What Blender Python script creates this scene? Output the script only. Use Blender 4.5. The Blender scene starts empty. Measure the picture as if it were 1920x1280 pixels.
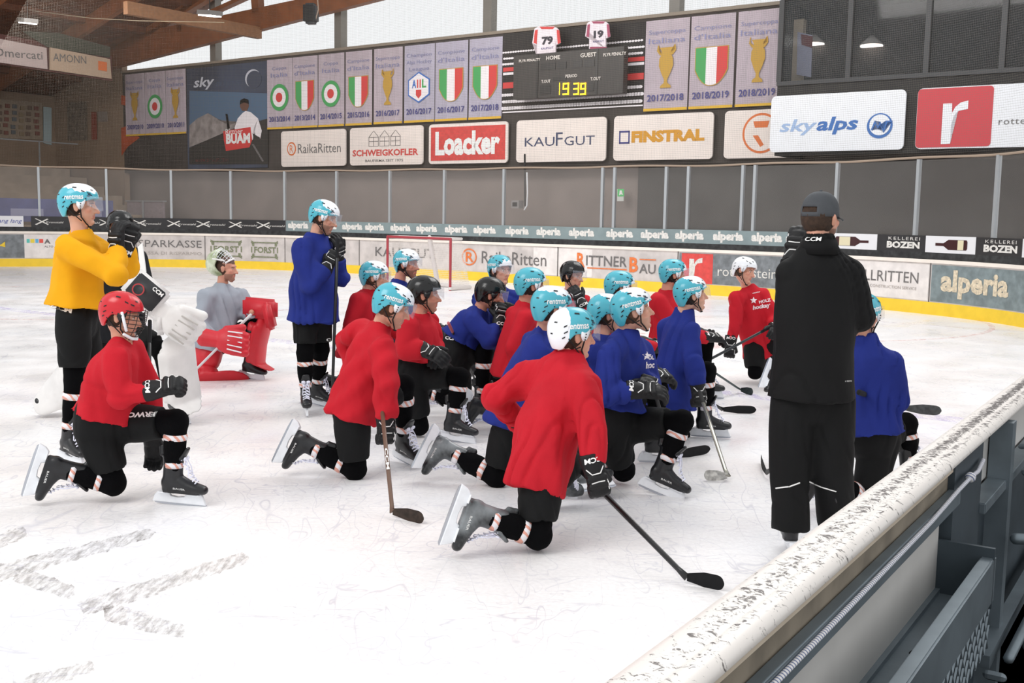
import bpy, bmesh, math, random
import numpy as np
from mathutils import Vector, Matrix, noise
from mathutils.bvhtree import BVHTree
random.seed(4); rng=np.random.default_rng(4)
scene=bpy.context.scene
COL=scene.collection
# ---------------------------------------------------------------- camera
FPX=2030.0; CAMH=1.81; ROLL=.017; PIT=math.atan(234/2030)
Fv=Vector((0,math.cos(PIT),-math.sin(PIT)))
_U0=Vector((0,math.sin(PIT),math.cos(PIT))); _R0=Vector((1,0,0))
Rv=_R0*math.cos(ROLL)+_U0*math.sin(ROLL); Uv=_U0*math.cos(ROLL)-_R0*math.sin(ROLL)
CAM=Vector((0,0,CAMH))
cd=bpy.data.cameras.new('camera'); cam=bpy.data.objects.new('camera',cd); COL.objects.link(cam)
cd.sensor_width=36; cd.lens=FPX/1920*36; cd.clip_end=300
cam.matrix_world=Matrix.Translation(CAM)@Matrix((Rv,Uv,-Fv)).transposed().to_4x4()
scene.camera=cam
# ---------------------------------------------------------------- light
w=bpy.data.worlds.new('world'); scene.world=w; w.use_nodes=True
bg=w.node_tree.nodes['Background']; bg.inputs[0].default_value=(.975,.985,1.0,1); bg.inputs[1].default_value=.98
scene.view_settings.view_transform='Standard'; scene.view_settings.look='None'
scene.view_settings.gamma=1; scene.view_settings.use_curve_mapping=False
scene.view_settings.exposure=.0
EV=Vector((.813,-.582,0)).normalized(); SV=Vector((.582,.813,0)).normalized()
def ES(e,s,z=0): return EV*e+SV*s+Vector((0,0,z))
def area(name,loc,size,sizey,power,target,col=(1,.985,.965)):
    l=bpy.data.lights.new(name,'AREA'); l.shape='RECTANGLE'; l.size=size; l.size_y=sizey; l.energy=power; l.color=col
    o=bpy.data.objects.new(name,l); COL.objects.link(o); o.location=loc
    o.rotation_euler=(Vector(target)-Vector(loc)).to_track_quat('-Z','Y').to_euler(); return o
area('arena_fill_light',(-7,2,9),5,5,500,(-1,8,0))
area('arena_fill_light',(4,14,9.5),6,6,500,(0,9,0))
area('arena_fill_light',(-8,22,9),6,6,500,(-8,24,0))
area('arena_fill_light',tuple(ES(-31,19,7.6)),5,2,220,tuple(ES(-33,28,4)))  # unseen light added to brighten the left stands and wall corner
area('arena_fill_light',tuple(ES(-20,19,9)),6,2,420,tuple(ES(-20,28,4)))  # no fixture here: added, aimed at the end wall to lift the banners
area('arena_fill_light',tuple(ES(-8,18,9)),6,2,300,tuple(ES(-9,28,4)))  # same kind of added wall light, for the right part
# ---------------------------------------------------------------- unprojection
def ray(x,y): return Rv*((x-960)/FPX)+Uv*((640-y)/FPX)+Fv
def G(x,y,z=0):
    d=ray(x,y); return CAM+d*((z-CAMH)/d.z)
def D(x,y,Y):
    d=ray(x,y); return CAM+d*(Y/d.y)
def onplane(x,y,n,c):
    d=ray(x,y); return CAM+d*((c-CAM.dot(n))/d.dot(n))
def proj(P):
    v=P-CAM; k=v.dot(Fv); return 960+FPX*v.dot(Rv)/k, 640-FPX*v.dot(Uv)/k
# ---------------------------------------------------------------- materials
def lin(h):
    h=h.lstrip('#'); c=[int(h[i:i+2],16)/255 for i in (0,2,4)]
    return tuple((v/12.92 if v<=.04045 else ((v+.055)/1.055)**2.4) for v in c)+(1,)
MATS={}
def mat(name,col,rough=.6,metal=0,var=.0,scale=8,bump=0,bscale=60,emit=0,alpha=1,trans=0,spec=.5,sheen=0,col2=None):
    if name in MATS: return MATS[name]
    m=bpy.data.materials.new(name); m.use_nodes=True; nt=m.node_tree; b=nt.nodes['Principled BSDF']
    c=lin(col) if isinstance(col,str) else col
    b.inputs['Base Color'].default_value=c; b.inputs['Roughness'].default_value=rough; b.inputs['Metallic'].default_value=metal
    b.inputs['Specular IOR Level'].default_value=spec
    if sheen: b.inputs['Sheen Weight'].default_value=sheen
    tc=nt.nodes.new('ShaderNodeTexCoord')
    if var or col2:
        n=nt.nodes.new('ShaderNodeTexNoise'); n.inputs['Scale'].default_value=scale; n.inputs['Detail'].default_value=6
        nt.links.new(tc.outputs['Object'],n.inputs['Vector'])
        r=nt.nodes.new('ShaderNodeValToRGB'); r.color_ramp.elements[0].position=.35; r.color_ramp.elements[1].position=.65
        c2=lin(col2) if col2 else tuple(v*(1-var) for v in c[:3])+(1,)
        r.color_ramp.elements[0].color=c2; r.color_ramp.elements[1].color=c if col2 else tuple(min(1,v*(1+var)) for v in c[:3])+(1,)
        nt.links.new(n.outputs['Fac'],r.inputs['Fac']); nt.links.new(r.outputs['Color'],b.inputs['Base Color'])
    if bump:
        n2=nt.nodes.new('ShaderNodeTexNoise'); n2.inputs['Scale'].default_value=bscale; n2.inputs['Detail'].default_value=4
        nt.links.new(tc.outputs['Object'],n2.inputs['Vector'])
        bp=nt.nodes.new('ShaderNodeBump'); bp.inputs['Strength'].default_value=bump; bp.inputs['Distance'].default_value=.01
        nt.links.new(n2.outputs['Fac'],bp.inputs['Height']); nt.links.new(bp.outputs['Normal'],b.inputs['Normal'])
    if emit: b.inputs['Emission Color'].default_value=c; b.inputs['Emission Strength'].default_value=emit
    if alpha<1: b.inputs['Alpha'].default_value=alpha
    if trans: b.inputs['Transmission Weight'].default_value=trans
    MATS[name]=m; return m
M=mat
RED=M('red_knit','#c01e2c',.8,var=.06,scale=5,bump=.15,bscale=300,spec=.2)
BLUE=M('blue_knit','#22307f',.8,var=.1,scale=5,bump=.15,bscale=300,spec=.2)
YEL=M('yellow_knit','#e6a413',.8,var=.05,scale=5,bump=.15,bscale=300,spec=.2)
GREY=M('grey_knit','#a0a6b0',.8,var=.06,scale=5,bump=.15,bscale=300,spec=.2)
BLKJ=M('black_white_knit','#15161a',.8,var=.1,bump=.15,bscale=300,spec=.2)
JACK=M('black_softshell','#0b0b0c',.75,var=.15,scale=4,bump=.1,bscale=40,spec=.25)
PANT=M('black_pant_nylon','#090a0b',.8,var=.2,scale=4,bump=.1,bscale=50,spec=.3)
SOCK=M('black_sock_knit','#08080a',.95,bump=.3,bscale=400,spec=.1)
GLOV=M('black_glove_nylon','#0c0c0e',.6,var=.2,scale=30,bump=.2,bscale=120,spec=.4)
BOOT=M('black_boot','#1a1b1e',.35,var=.3,scale=20,spec=.5)
WHP=M('white_plastic','#eceff3',.3,var=.04,scale=20)
STEEL=M('steel','#b8bcc4',.25,metal=.9)
BOOTS=M('silver_boot','#8d9396',.3,spec=.5,col2='#1b1d20',scale=7)
LACE=M('white_lace','#eef0ff',.8)
BLK=M('black_plastic','#0a0a0b',.35)
STRAP=M('black_strap','#0a0a0a',.7)
WHT=M('white_print','#f4f4f2',.6)
ALU=M('galvanised_steel','#8d9499',.45,metal=.55,var=.15,scale=6,bump=.05,bscale=30)
HAIR=M('brown_hair','#3a2618',.85,var=.3,scale=60,bump=.4,bscale=250)
CARB=M('black_carbon','#17181a',.35,var=.3,scale=12)
def clearmat(name,tint,alpha,rough=.08):
    m=bpy.data.materials.new(name); m.use_nodes=True; nt=m.node_tree
    b=nt.nodes['Principled BSDF']; b.inputs['Base Color'].default_value=lin(tint); b.inputs['Roughness'].default_value=rough
    t=nt.nodes.new('ShaderNodeBsdfTransparent'); mx=nt.nodes.new('ShaderNodeMixShader'); mx.inputs[0].default_value=alpha
    nt.links.new(t.outputs[0],mx.inputs[1]); nt.links.new(b.outputs[0],mx.inputs[2]); nt.links.new(mx.outputs[0],nt.nodes['Material Output'].inputs[0])
    MATS[name]=m; return m
VISOR=clearmat('clear_visor','#c9d0dc',.22)
# skin with vertex colours of the face (lips, brows, beard are the face's own colours)
m=bpy.data.materials.new('skin'); m.use_nodes=True; nt=m.node_tree; b=nt.nodes['Principled BSDF']; b.inputs['Roughness'].default_value=.5
a=nt.nodes.new('ShaderNodeVertexColor'); a.layer_name='tone'; nt.links.new(a.outputs['Color'],b.inputs['Base Color'])
b.inputs['Subsurface Weight'].default_value=.08; b.inputs['Subsurface Radius'].default_value=(.02,.008,.004); SKIN=m
def helmetmat(name,mode):
    m=bpy.data.materials.new(name); m.use_nodes=True; nt=m.node_tree; b=nt.nodes['Principled BSDF']; b.inputs['Roughness'].default_value=.22
    tc=nt.nodes.new('ShaderNodeTexCoord'); sp=nt.nodes.new('ShaderNodeSeparateXYZ'); nt.links.new(tc.outputs['Object'],sp.inputs[0])
    n=nt.nodes.new('ShaderNodeTexNoise'); n.inputs['Scale'].default_value=26; n.inputs['Detail'].default_value=3; nt.links.new(tc.outputs['Object'],n.inputs['Vector'])
    def mth(op,x,y):
        k=nt.nodes.new('ShaderNodeMath'); k.operation=op
        for i,v in enumerate((x,y)):
            if isinstance(v,(int,float)): k.inputs[i].default_value=v
            else: nt.links.new(v,k.inputs[i])
        return k.outputs[0]
    nz=mth('MULTIPLY',mth('SUBTRACT',n.outputs['Fac'],.5),.09)
    X,Y,Z=sp.outputs
    if mode=='front': v=mth('GREATER_THAN',mth('ADD',mth('ADD',Y,mth('MULTIPLY',Z,-.2)),nz),.075)
    elif mode=='top': v=mth('GREATER_THAN',mth('ADD',mth('ADD',Z,mth('MULTIPLY',Y,.15)),nz),.095)
    elif mode=='rear': v=mth('LESS_THAN',mth('ADD',Y,mth('MULTIPLY',nz,.15)),-.055)
    else: v=mth('GREATER_THAN',mth('ADD',mth('ADD',Z,mth('MULTIPLY',Y,.5)),nz),.10)
    mx=nt.nodes.new('ShaderNodeMix'); mx.data_type='RGBA'; nt.links.new(v,mx.inputs[0])
    mx.inputs[6].default_value=lin('#4fb2c4'); mx.inputs[7].default_value=lin('#f1f5fa')
    nt.links.new(mx.outputs[2],b.inputs['Base Color']); MATS[name]=m; return m
HM={'front':helmetmat('teal_white_front','front'),'top':helmetmat('teal_white_top','top'),'rear':helmetmat('teal_white_rear','rear'),'mix':helmetmat('teal_white_mix','mix'),
    'black':M('helmet_black','#0c0c0d',.2),'red':M('helmet_red','#c81e2a',.25),'white':M('helmet_white','#eef1f4',.25)}
m=bpy.data.materials.new('taped_stripes'); m.use_nodes=True; nt=m.node_tree; b=nt.nodes['Principled BSDF']; b.inputs['Roughness'].default_value=.4
tc=nt.nodes.new('ShaderNodeTexCoord'); wv=nt.nodes.new('ShaderNodeTexWave'); wv.bands_direction='DIAGONAL'; wv.inputs['Scale'].default_value=11; wv.inputs['Distortion'].default_value=1.2
wv.inputs['Detail Scale'].default_value=3
nt.links.new(tc.outputs['Object'],wv.inputs['Vector']); r=nt.nodes.new('ShaderNodeValToRGB'); r.color_ramp.elements[0].position=.62; r.color_ramp.elements[0].color=lin('#ebe8ec'); r.color_ramp.elements[1].position=.72; r.color_ramp.elements[1].color=lin('#e0a08f')
nt.links.new(wv.outputs['Fac'],r.inputs['Fac']); nt.links.new(r.outputs['Color'],b.inputs['Base Color']); TAPE=m
# ---------------------------------------------------------------- object helpers
def link(name,me,mats=None,parent=None,mw=None):
    o=bpy.data.objects.new(name,me); COL.objects.link(o)
    if mats is not None:
        me.materials.clear()
        for mm in (mats if isinstance(mats,(list,tuple)) else [mats]): me.materials.append(mm)
    if parent is not None:
        o.parent=parent
        if parent.get('_anch'): o.matrix_parent_inverse=Matrix.Translation(-parent.location)
    if mw is not None: o.matrix_basis=mw
    return o
def root(name,loc,label,cat,group=None):
    o=bpy.data.objects.new(name,None); COL.objects.link(o); o.location=loc; o['_anch']=1; o.empty_display_size=.1
    o['label']=label; o['category']=cat
    if group: o['group']=group
    return o
def tag(o,label,cat,group=None,kind=None):
    o['label']=label; o['category']=cat
    if group: o['group']=group
    if kind: o['kind']=kind
    return o
def struct(o): o['kind']='structure'; return o
def done(bm,name='m',smooth=False):
    me=bpy.data.meshes.new(name); bmesh.ops.recalc_face_normals(bm,faces=bm.faces); bm.to_mesh(me); bm.free()
    if smooth: me.polygons.foreach_set('use_smooth',[True]*len(me.polygons))
    return me
def recenter(o):
    """origin to the bottom centre of the mesh (mesh in world coordinates)"""
    me=o.data; n=len(me.vertices); a=np.empty(n*3); me.vertices.foreach_get('co',a); a=a.reshape(-1,3)
    c=Vector(((a[:,0].min()+a[:,0].max())/2,(a[:,1].min()+a[:,1].max())/2,a[:,2].min()))
    me.transform(Matrix.Translation(-c)); o.location=c; o['_anch']=1; return o
def tube(bm,rings,n=20,caps=('round','round')):
    """rings: (centre, ux, uy) half extent vectors; flat or rounded ends"""
    rs=[(Vector(c),Vector(u),Vector(v)) for c,u,v in rings]
    def extra(a,b_,first):
        d=(a[0]-b_[0]); d=d.normalized() if d.length>1e-6 else Vector((0,0,1)); k=min(a[1].length,a[2].length)
        L=[(a[0]+d*k*math.sin(t),a[1]*math.cos(t),a[2]*math.cos(t)) for t in (.5,1.0,1.4)]
        return L[::-1] if first else L
    if caps[0]=='round': rs=extra(rs[0],rs[1],True)+rs
    if caps[1]=='round': rs=rs+extra(rs[-1],rs[-2],False)
    V=[[bm.verts.new(c+u*math.cos(2*math.pi*i/n)+v*math.sin(2*math.pi*i/n)) for i in range(n)] for c,u,v in rs]
    for a,b_ in zip(V,V[1:]):
        for i in range(n): bm.faces.new((a[i],a[(i+1)%n],b_[(i+1)%n],b_[i]))
    bm.faces.new(V[0][::-1]); bm.faces.new(V[-1])
def limb(bm,pts,rad,n=16,caps=('round','round'),hint=None,flat=1.0):
    pts=[Vector(p) for p in pts]; rings=[]; u0=None
    for i,p in enumerate(pts):
        a=pts[max(i-1,0)]; b_=pts[min(i+1,len(pts)-1)]; d=(b_-a).normalized()
        if u0 is None:
            h=Vector(hint) if hint is not None else Vector((0,0,1))
            if abs(d.dot(h))>.95: h=Vector((1,0,0))
            u=(h-d*h.dot(d)).normalized()
        else: u=(u0-d*u0.dot(d)).normalized()
        u0=u; v=d.cross(u); r=rad[i] if not isinstance(rad,(int,float)) else rad
        rings.append((p,u*r,v*r*flat))
    tube(bm,rings,n,caps)
def ball(bm,c,rx,ry=None,rz=None,X=None,Y=None,Z=None,seg=16):
    ry=rx if ry is None else ry; rz=rx if rz is None else rz
    X=X or Vector((1,0,0)); Y=Y or Vector((0,1,0)); Z=Z or Vector((0,0,1)); c=Vector(c)
    mm=Matrix(((X*rx).to_tuple(),(Y*ry).to_tuple(),(Z*rz).to_tuple())).transposed().to_4x4(); mm.translation=c
    bmesh.ops.create_uvsphere(bm,u_segments=seg,v_segments=max(8,seg//2),radius=1,matrix=mm)
def box(bm,c,sx,sy,sz,X=None,Y=None,Z=None):
    X=X or Vector((1,0,0)); Y=Y or Vector((0,1,0)); Z=Z or Vector((0,0,1)); c=Vector(c)
    mm=Matrix(((X*sx).to_tuple(),(Y*sy).to_tuple(),(Z*sz).to_tuple())).transposed().to_4x4(); mm.translation=c
    bmesh.ops.create_cube(bm,size=1,matrix=mm)
def prism(bm,pts,off):
    """closed polygon pts (3D) extruded by vector off"""
    a=[bm.verts.new(Vector(p)) for p in pts]; b_=[bm.verts.new(Vector(p)+off) for p in pts]; n=len(pts)
    bm.faces.new(a); bm.faces.new(b_[::-1])
    for i in range(n): bm.faces.new((a[i],b_[i],b_[(i+1)%n],a[(i+1)%n]))
# organic surfaces: voxel union, evaluated together
PENDING=[]
def organic(name,bm,mats,parent=None,voxel=.015,smooth=3,post=None,dec=0):
    me=done(bm,name); o=link(name,me,mats,parent)
    r=o.modifiers.new('r','REMESH'); r.mode='VOXEL'; r.voxel_size=voxel; r.use_smooth_shade=True
    if smooth:
        s=o.modifiers.new('s','SMOOTH'); s.factor=.5; s.iterations=smooth
    PENDING.append((o,post)); return o
def coords(me):
    a=np.empty(len(me.vertices)*3); me.vertices.foreach_get('co',a); return a.reshape(-1,3)
def normals(me):
    a=np.empty(len(me.vertices)*3); me.vertices.foreach_get('normal',a); return a.reshape(-1,3)
def bake():
    global PENDING
    bpy.context.view_layer.update(); dg=bpy.context.evaluated_depsgraph_get()
    for o,post in PENDING:
        me=bpy.data.meshes.new_from_object(o.evaluated_get(dg)); mats=[s.material for s in o.material_slots]
        old=o.data; o.modifiers.clear(); o.data=me; me.materials.clear(); [me.materials.append(x) for x in mats]
        bpy.data.meshes.remove(old)
        if post: post(me)
        me.polygons.foreach_set('use_smooth',[True]*len(me.polygons)); me.update()
    PENDING=[]
def folds(amp=.008,freq=9,seed=0,stretch=(1,1,.45)):
    def f(me):
        r=np.random.default_rng(seed); P=coords(me); N=normals(me); Q=P*np.array(stretch)
        wp=np.stack([np.sin(Q@r.normal(size=3)*4+r.uniform(0,6)) for _ in range(3)],1)*.09
        Q=Q+wp; h=np.zeros(len(P))
        for k in range(6):
            d=r.normal(size=3); d/=np.linalg.norm(d); fr=freq*(1+.45*k)
            h+= (1-2*np.abs(np.sin(Q@d*fr+r.uniform(0,6))))*(.9/(1+.5*k))
        h/=2.2
        big=np.sin(P@r.normal(size=3)*9+r.uniform(0,6))*np.sin(P@r.normal(size=3)*8+r.uniform(0,6))
        ph=P@(r.normal(size=3)*np.array([22,22,9]))+3*np.sin(P@r.normal(size=3)*5); rid=np.exp(-(np.sin(ph)/.35)**2)*(.5+.5*np.sin(P@r.normal(size=3)*10))
        h=h+big*.9-rid*1.3
        me.vertices.foreach_set('co',(P+N*(amp*h)[:,None]).ravel()); me.update()
    return f
# text ---------------------------------------------------------------
TX={}
def textverts(s,bold=0,shear=0,space=1,lines=1.0):
    k=(s,bold,shear,space,lines)
    if k not in TX:
        c=bpy.data.curves.new('t','FONT'); c.body=s; c.offset=bold; c.shear=shear; c.space_character=space; c.space_line=lines; c.align_x='CENTER' if '\n' in s else 'LEFT'; c.resolution_u=2
        o=bpy.data.objects.new('t',c); COL.objects.link(o); bpy.context.view_layer.update()
        me=bpy.data.meshes.new_from_object(o.evaluated_get(bpy.context.evaluated_depsgraph_get()))
        P=coords(me)[:,:2].copy(); F=[tuple(p.vertices) for p in me.polygons]
        bpy.data.objects.remove(o); bpy.data.curves.remove(c); bpy.data.meshes.remove(me)
        mn=P.min(0); mx=P.max(0); P=(P-mn)/(mx-mn); TX[k]=(P,F,(mx-mn)[0]/(mx-mn)[1])
    return TX[k]
def textmesh(s,fn,**kw):
    """fn(u,v) in 0..1 -> world point"""
    P,F,asp=textverts(s,**kw); me=bpy.data.meshes.new('lettering'); me.from_pydata([tuple(fn(u,v)) for u,v in P],[],F); me.update(); return me
def flattext(s,o,X,Y,w,h,m,parent,**kw):
    o=Vector(o); X=Vector(X); Y=Vector(Y)
    return link('lettering',textmesh(s,lambda u,v:o+X*(u*w)+Y*(v*h),**kw),m,parent)
# ================================================================ hockey equipment prototypes (shared mesh data)
PROTO={}
def anat(me,fn):
    """reassign material index per face by centre"""
    n=len(me.polygons); c=np.empty(n*3); me.polygons.foreach_get('center',c); c=c.reshape(-1,3)
    me.polygons.foreach_set('material_index',fn(c).astype(np.int32)); me.update()
def decal(target,s,o,X,Y,ray_d,w,h,off=.003,**kw):
    """print text on the surface of target (mesh object/data in same space)"""
    me=target.data if hasattr(target,'data') else target
    P=coords(me); bv=BVHTree.FromPolygons([tuple(p) for p in P],[tuple(p.vertices) for p in me.polygons])
    o=Vector(o); X=Vector(X).normalized(); Y=Vector(Y).normalized(); rd=Vector(ray_d).normalized()
    T,F,asp=textverts(s,**kw)
    last=[o]
    def fn(u,v):
        q=o+X*((u-.5)*w)+Y*((v-.5)*h)
        hit,nn,_,_=bv.ray_cast(q-rd*.35,rd,.8)
        if hit is None: hit=q+rd*((last[0]-q).dot(rd))
        last[0]=hit
        return hit-rd*off
    return textmesh(s,fn,**kw)
# ---- gloves
def glove_bm(curl,side):
    bm=bmesh.new(); sx=-1 if side=='R' else 1   # sx: thumb side
    X,Z=Vector((1,0,0)),Vector((0,0,1))
    tube(bm,[((0,-.085,0),X*.058,Z*.05),((0,-.05,0),X*.060,Z*.05),((0,-.01,0),X*.053,Z*.043),((0,.03,0),X*.05,Z*.036)],caps=('flat','flat'))
    tube(bm,[((0,.01,0),X*.047,Z*.032),((0,.06,.0),X*.052,Z*.031),((0,.10,0),X*.05,Z*.027)])
    for y,r in ((.035,.017),(.068,.016)): limb(bm,[(-.036,y,.027),(.036,y,.027)],r,n=10)
    L=[.08,.088,.082,.066]; xs=[-.039,-.013,.013,.038]
    if side=='L': xs=[-x for x in xs]
    for x,l in zip(xs,L):
        p=Vector((x,.10,.006)); a=0
        for j,(fr,cc) in enumerate(zip((.42,.33,.27),curl)):
            a-=cc; d=Vector((x*.8*(1-curl[0]/2),math.cos(a),math.sin(a))).normalized(); q=p+d*l*fr*1.12
            limb(bm,[p,q],[.0165-.001*j,.0155-.0012*j],n=10); p=q
    t0=Vector((sx*.042,.022,-.006)); 
    if curl[0]>.8: d1=Vector((sx*.35,.72,-.6)); d2=Vector((-sx*.5,.35,-.8))
    else: d1=Vector((sx*.62,.74,-.25)); d2=Vector((sx*.25,.93,-.25))
    p1=t0+d1.normalized()*.055; limb(bm,[t0,p1],[.021,.018],n=10); limb(bm,[p1,p1+d2.normalized()*.04],[.018,.0145],n=10)
    return bm
CURL={'grip':(1.1,1.35,.9),'relax':(.45,.6,.4),'flat':(.12,.15,.1)}
for side in 'RL':
    for cn,cv in CURL.items():
        def post(me,side=side):
            me.materials.append(WHT)
        o=organic('glove_'+side+cn,glove_bm(cv,side),[GLOV],voxel=.0048,smooth=2,post=None); PROTO['glove',side,cn]=o
# ---- skate
def skate_bm():
    bm=bmesh.new(); X,Y,Z=Vector((1,0,0)),Vector((0,1,0)),Vector((0,0,1))
    tube(bm,[((0,-.005,.115),X*.05,Y*.062),((0,-.005,.05),X*.044,Y*.056),((0,-.005,0),X*.042,Y*.057),((0,-.005,-.06),X*.042,Y*.062),((0,0,-.095),X*.038,Y*.066)],caps=('flat','flat'))
    tube(bm,[((0,-.03,-.045),X*.041,Z*.05),((0,.04,-.045),X*.043,Z*.052),((0,.09,-.06),X*.046,Z*.039),((0,.14,-.068),X*.046,Z*.031),((0,.175,-.072),X*.04,Z*.026)])
    box(bm,(0,.05,-.094),.07,.2,.012)
    limb(bm,[(0,-.055,.12),(0,-.075,.16)],[.035,.018],flat=.5)       # tendon guard
    limb(bm,[(0,.045,.10),(0,.075,.155)],[.042,.03],flat=.35,hint=(1,0,0)) # tongue
    return bm
PROTO['skate']=organic('skate_boot',skate_bm(),[BOOT],voxel=.006,smooth=2)
def holder_mesh():
    bm=bmesh.new()
    prof=[(-.085,-.098),(-.02,-.098),(-.012,-.118),(.03,-.124),(.07,-.118),(.078,-.098),(.168,-.098),(.178,-.118),(.196,-.158),(-.115,-.158),(-.104,-.12)]
    prism(bm,[(-.011,y,z) for y,z in prof],Vector((.022,0,0)))
    for y0,y1 in ((-.08,-.035),(.09,.16)): box(bm,(0,(y0+y1)/2,-.101),.06,y1-y0,.008)
    bmesh.ops.bevel(bm,geom=bm.edges[:],offset=.003,segments=1,affect='EDGES')
    return done(bm,'holder')
def blade_mesh():
    bm=bmesh.new(); pr=[(-.112,-.156),(.194,-.156),(.2,-.16),(.188,-.169),(.12,-.172),(-.05,-.172),(-.1,-.168)]
    prism(bm,[(-.002,y,z) for y,z in pr],Vector((.004,0,0))); return done(bm,'blade')
def lace_mesh():
    bm=bmesh.new()
    pts=[]
    for i in range(7):
        t=i/6; y=.135-.085*t; z=-.034+.125*t**1.3
        pts.append((y,z))
    for i,(y,z) in enumerate(pts):
        limb(bm,[(-.026,y,z+.002),(0,y+.006,z+.014),(.026,y,z+.002)],.0042,n=6)
        if i<6: limb(bm,[(-.02,y,z+.01),(.02,pts[i+1][0],pts[i+1][1]+.01)],.0036,n=6)
    for sx in (-1,1):
        ball(bm,(sx*.02,.07,.10),.018,.006,.012,seg=8); limb(bm,[(sx*.01,.072,.095),(sx*.025,.09,.05),(sx*.03,.1,.0)],.003,n=6)
    return done(bm,'lace',True)
PROTO['holder']=holder_mesh(); PROTO['blade']=blade_mesh(); PROTO['lace']=lace_mesh()
# ---- helmet
HC=Vector((0,-.008,.03)); HA=(.106,.134,.112)
RIM=[(0,.052),(35,.045),(60,.03),(78,.012),(98,.008),(112,-.03),(128,-.075),(150,-.092),(180,-.095)]
def rimz(t):
    t=abs((t+180)%360-180)
    for (a,za),(b_,zb) in zip(RIM,RIM[1:]):
        if t<=b_: k=(t-a)/(b_-a); return za+(zb-za)*k
    return RIM[-1][1]
def hpt(tdeg,z=None,v=None,off=0):
    t=math.radians(tdeg); rz=rimz(tdeg)
    if z is None:
        pr=math.asin(max(-1,min(1,(rz-HC.z)/HA[2]))); ph=math.pi/2+(pr-math.pi/2)*v
        z=HC.z+HA[2]*math.sin(ph)
    s=max(-1,min(1,(z-HC.z)/HA[2])); c=math.sqrt(1-s*s)
    if s<0: c=1-.30*s*s
    c=c**.9
    bump=.0
    a=(t+math.pi)%(2*math.pi)-math.pi
    bump+=.004*math.exp(-((abs(a)-1.0)/.12)**2)*(1 if z>.05 else .3)
    bump+=.005*math.exp(-(a/.25)**2)*max(0,(z-.06)/.1)
    bump-=.003*math.exp(-((z-.062)/.006)**2)
    k=c+(off+bump)/.12
    return Vector((HC.x+HA[0]*k*math.sin(t),HC.y+HA[1]*k*math.cos(t),z+(off*s)))
def shell_mesh():
    bm=bmesh.new(); NT,NV=72,18; rings=[]
    top=bm.verts.new((HC.x,HC.y,HC.z+HA[2]))
    for j in range(1,NV+1): rings.append([bm.verts.new(hpt(360*i/NT,v=j/NV)) for i in range(NT)])
    for i in range(NT): bm.faces.new((top,rings[0][i],rings[0][(i+1)%NT]))
    for a,b_ in zip(rings,rings[1:]):
        for i in range(NT): bm.faces.new((a[i],b_[i],b_[(i+1)%NT],a[(i+1)%NT]))
    bmesh.ops.recalc_face_normals(bm,faces=bm.faces); bmesh.ops.solidify(bm,geom=bm.faces[:],thickness=.011)
    n0=len(bm.faces); vents(bm); bm.faces.ensure_lookup_table()
    for f in bm.faces[n0:]: f.material_index=1
    return done(bm,'shell',True)
def patch(bm,t0,t1,z0,z1,off=.002,slant=0):
    N=4; R=[]
    for j in range(2):
        R.append([bm.verts.new(hpt(t0+(t1-t0)*i/N,z=(z0,z1)[j]+slant*i/N,off=off)) for i in range(N+1)])
    for i in range(N): bm.faces.new((R[0][i],R[0][i+1],R[1][i+1],R[1][i]))
def vents(bm):
    for s in (-1,1):
        for t,z,l,sl in ((48,.078,12,.006),(66,.088,10,.006),(120,.02,9,-.012),(122,.05,8,-.01),(125,-.01,8,-.01),(30,.10,10,.004),(95,.112,16,.0),(150,.06,10,0),(160,.0,8,0)):
            patch(bm,s*t-l/2,s*t+l/2,z-.0035,z+.0035,slant=sl*s)
    for s in (-1,1):
        for t,z in ((97,.018),(60,.045)):
            ball(bm,hpt(s*t,z=z,off=.002),.0045,seg=8)
PROTO['shell']=shell_mesh()
def mark(z0,rev=False):
    bm=bmesh.new()
    for s in (-1,1):
        patch(bm,s*38-1,s*38+14*s,.064,.072,slant=.004); patch(bm,s*46,s*46+10*s,.056,.062,slant=.004)
    return done(bm,'mark')
PROTO['mark']=mark(0)
def helm_text(side):
    def fn(u,v):
        t=118-52*u if side>0 else -(66+52*u)
        return hpt(t,z=.030+.028*v+.012*(u if side>0 else 1-u),off=.0035)
    return textmesh('rentmas',fn,bold=.02)
PROTO['ht',1]=helm_text(1); PROTO['ht',-1]=helm_text(-1)
def earguard(sd):
    bm=bmesh.new()
    for s in (sd,):
        pts=[(60,.04),(84,.022),(84,.0),(78,-.022),(72,-.028),(66,-.016),(62,.01)]
        f=[bm.verts.new(hpt(s*t,z=z,off=.001)) for t,z in pts]; c=bm.verts.new(hpt(s*72,z=.0,off=.004))
        for i in range(len(f)): bm.faces.new((f[i],f[(i+1)%len(f)],c))
    bmesh.ops.recalc_face_normals(bm,faces=bm.faces); bmesh.ops.solidify(bm,geom=bm.faces[:],thickness=.005); n0=len(bm.faces)
    for z in (.012,-.003,-.016): ball(bm,hpt(sd*73,z=z,off=.006),.004,seg=8)
    bm.faces.ensure_lookup_table()
    for f in bm.faces[n0:]: f.material_index=1
    return done(bm,'guard',True)
PROTO['guard',1]=earguard(1); PROTO['guard',-1]=earguard(-1)
def straps():
    bm=bmesh.new()
    for s in (-1,1):
        limb(bm,[hpt(s*72,z=-.028),(s*.07,.03,-.075),(s*.045,.058,-.118),(0,.068,-.137)],.0045,n=8)
        limb(bm,[hpt(s*112,z=-.02),(s*.074,-.005,-.07),(s*.06,.03,-.10)],.0035,n=8)
        limb(bm,[(s*.074,-.005,-.07),(s*.074,.02,-.06)],.0035,n=8)
    ball(bm,(0,.068,-.136),.02,.014,.008,seg=10)
    return done(bm,'strap',True)
PROTO['strap']=straps()
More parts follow.
